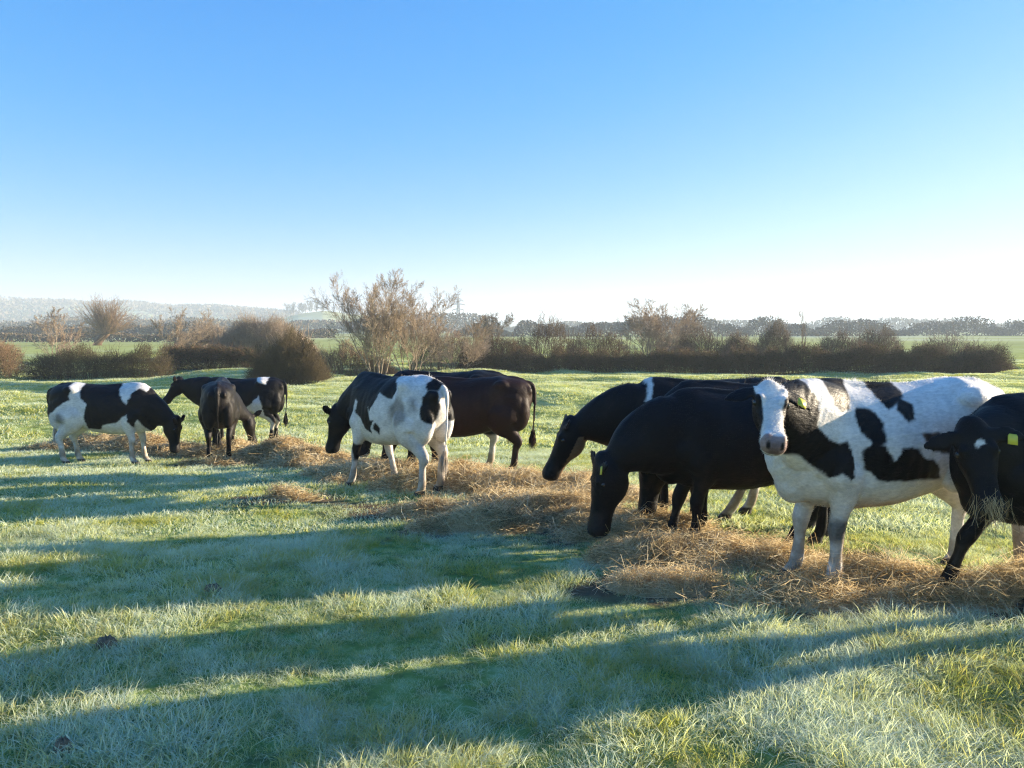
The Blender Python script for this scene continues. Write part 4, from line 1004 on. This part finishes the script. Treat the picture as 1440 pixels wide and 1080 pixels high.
hills('hills', 'the long low blue hill on the left horizon', 1350, [(-300, 440), (-100, 425), (0, 421), (60, 424), (120, 430), (180, 428), (240, 433), (300, 434), (360, 438), (430, 446), (520, 455), (640, 461)], 71, 800, (26000, 5.5, 0, 7, -.15))
hills('hills', 'the small nearer hill with a pale field behind the thicket', 950, [(330, 462), (380, 450), (420, 440), (455, 437), (500, 441), (560, 452), (620, 461)], 73, 380, None)
hills('hills', 'the faint far rise on the right horizon', 2900, [(600, 459), (800, 455), (1000, 458), (1300, 460), (1700, 458)], 75, 900, (12000, 10, 0, 9, -.3))
def grove():
    D = 930; rg = np.random.default_rng(81)
    T = [tree_meshes(grow_tree(82 + k, 16, 1, 0, .3, spawn=2.2, ang=.7, ratio=.46, levels=2, f0=.12), .10) for k in range(2)]
    for k, px in enumerate([412, 416, 420, 424, 428, 431, 434, 438, 442, 446, 450, 454, 458, 463]):
        x = (px - 720) / F_PX * D; r = empty('hill_tree', (x, D - 20 + rg.uniform(-10, 10), 24 + 0.0), rg.uniform(0, 6)); f = rg.uniform(.85, 1.1); r.scale = (f, f, f)
        hz = CAM_Z + (462 - np.interp(px, [380, 420, 455, 500], [450, 440, 437, 441])) / F_PX * D; r.location.z = hz - 4
        tag(r, 'bare tree in the small grove on top of the nearer hill', 'tree', 'grove on the nearer hill')
        link('trunk', T[k % 2][0][0], M_FARWOOD, r); link('crown', T[k % 2][1], M_FARWOOD, r)
grove()
def pylon(px, D, H, label):
    x, y, z = at(px, D); r = empty('pylon', (x, y, z), .5); tag(r, label, 'pylon', 'electricity pylons on the horizon')
    P0 = []; P1 = []
    def bar(a, b): P0.append(a); P1.append(b)
    lv = [0, .18, .34, .48, .60, .70, .80, .90, 1.0]; wd = [3.2, 2.5, 1.9, 1.4, 1.0, .85, .75, .6, .1]
    for k in range(8):
        a, b = lv[k] * H, lv[k + 1] * H; wa, wb = wd[k] * H / 30, wd[k + 1] * H / 30
        for q in range(4):
            s0 = [(-1, -1), (1, -1), (1, 1), (-1, 1)][q]; s1 = [(-1, -1), (1, -1), (1, 1), (-1, 1)][(q + 1) % 4]
            A = (s0[0] * wa, s0[1] * wa, a); B = (s0[0] * wb, s0[1] * wb, b); C = (s1[0] * wb, s1[1] * wb, b); D_ = (s1[0] * wa, s1[1] * wa, a)
            bar(A, B); bar(A, C); bar(D_, B); bar(B, C)
    th = .17 * H / 28
    link('tower', mk_mesh('tower', *prisms(P0, P1, th, th, 4)), M_STEEL, r)
    for zf, w in ((.64, 5.0), (.78, 6.2), (.90, 4.4)):
        w *= H / 30; zc = zf * H; Q0 = [(-w, 0, zc), (-w, 0, zc), (w, 0, zc), (w, 0, zc)]; t_ = H * .045; Q1 = [(0, .6, zc), (0, 0, zc + t_), (0, .6, zc), (0, 0, zc + t_)]
        o = link('crossarm', mk_mesh('crossarm', *prisms(Q0, Q1, th * 1.1, th * 1.1, 4)), M_STEEL, r)
        for p in (-w, w): link('insulator', mk_mesh('insulator', *prisms([(p, 0, zc)], [(p, 0, zc - H * .05)], th * 1.6, th * 1.6, 6)), M_STEEL, o)
pylon(645, 560, 27, 'lattice electricity pylon rising above the trees right of the tall bare tree')
pylon(1065, 1100, 24, 'tiny distant pylon on the right horizon above the hedge')

# ------------------------------------------------------------------ morning haze
def haze():
    V = np.array([(x, y, z) for x in (-9500, 9500) for y in (-9500, 9500) for z in (-6, 66)], float)
    Fq = np.array([(0, 1, 3, 2), (4, 6, 7, 5), (0, 4, 5, 1), (2, 3, 7, 6), (0, 2, 6, 4), (1, 5, 7, 3)])
    m, nt, out = new_mat('haze'); v = N(nt, 'ShaderNodeVolumePrincipled'); v.inputs['Color'].default_value = (.78, .89, 1, 1)
    v.inputs['Density'].default_value = .0006; v.inputs['Anisotropy'].default_value = .08; L(nt, v.outputs[0], out.inputs['Volume'])
    tag(link('haze', mk_mesh('haze', V, [Fq]), m), 'thin morning haze over the fields', 'haze', kind='stuff')
haze()
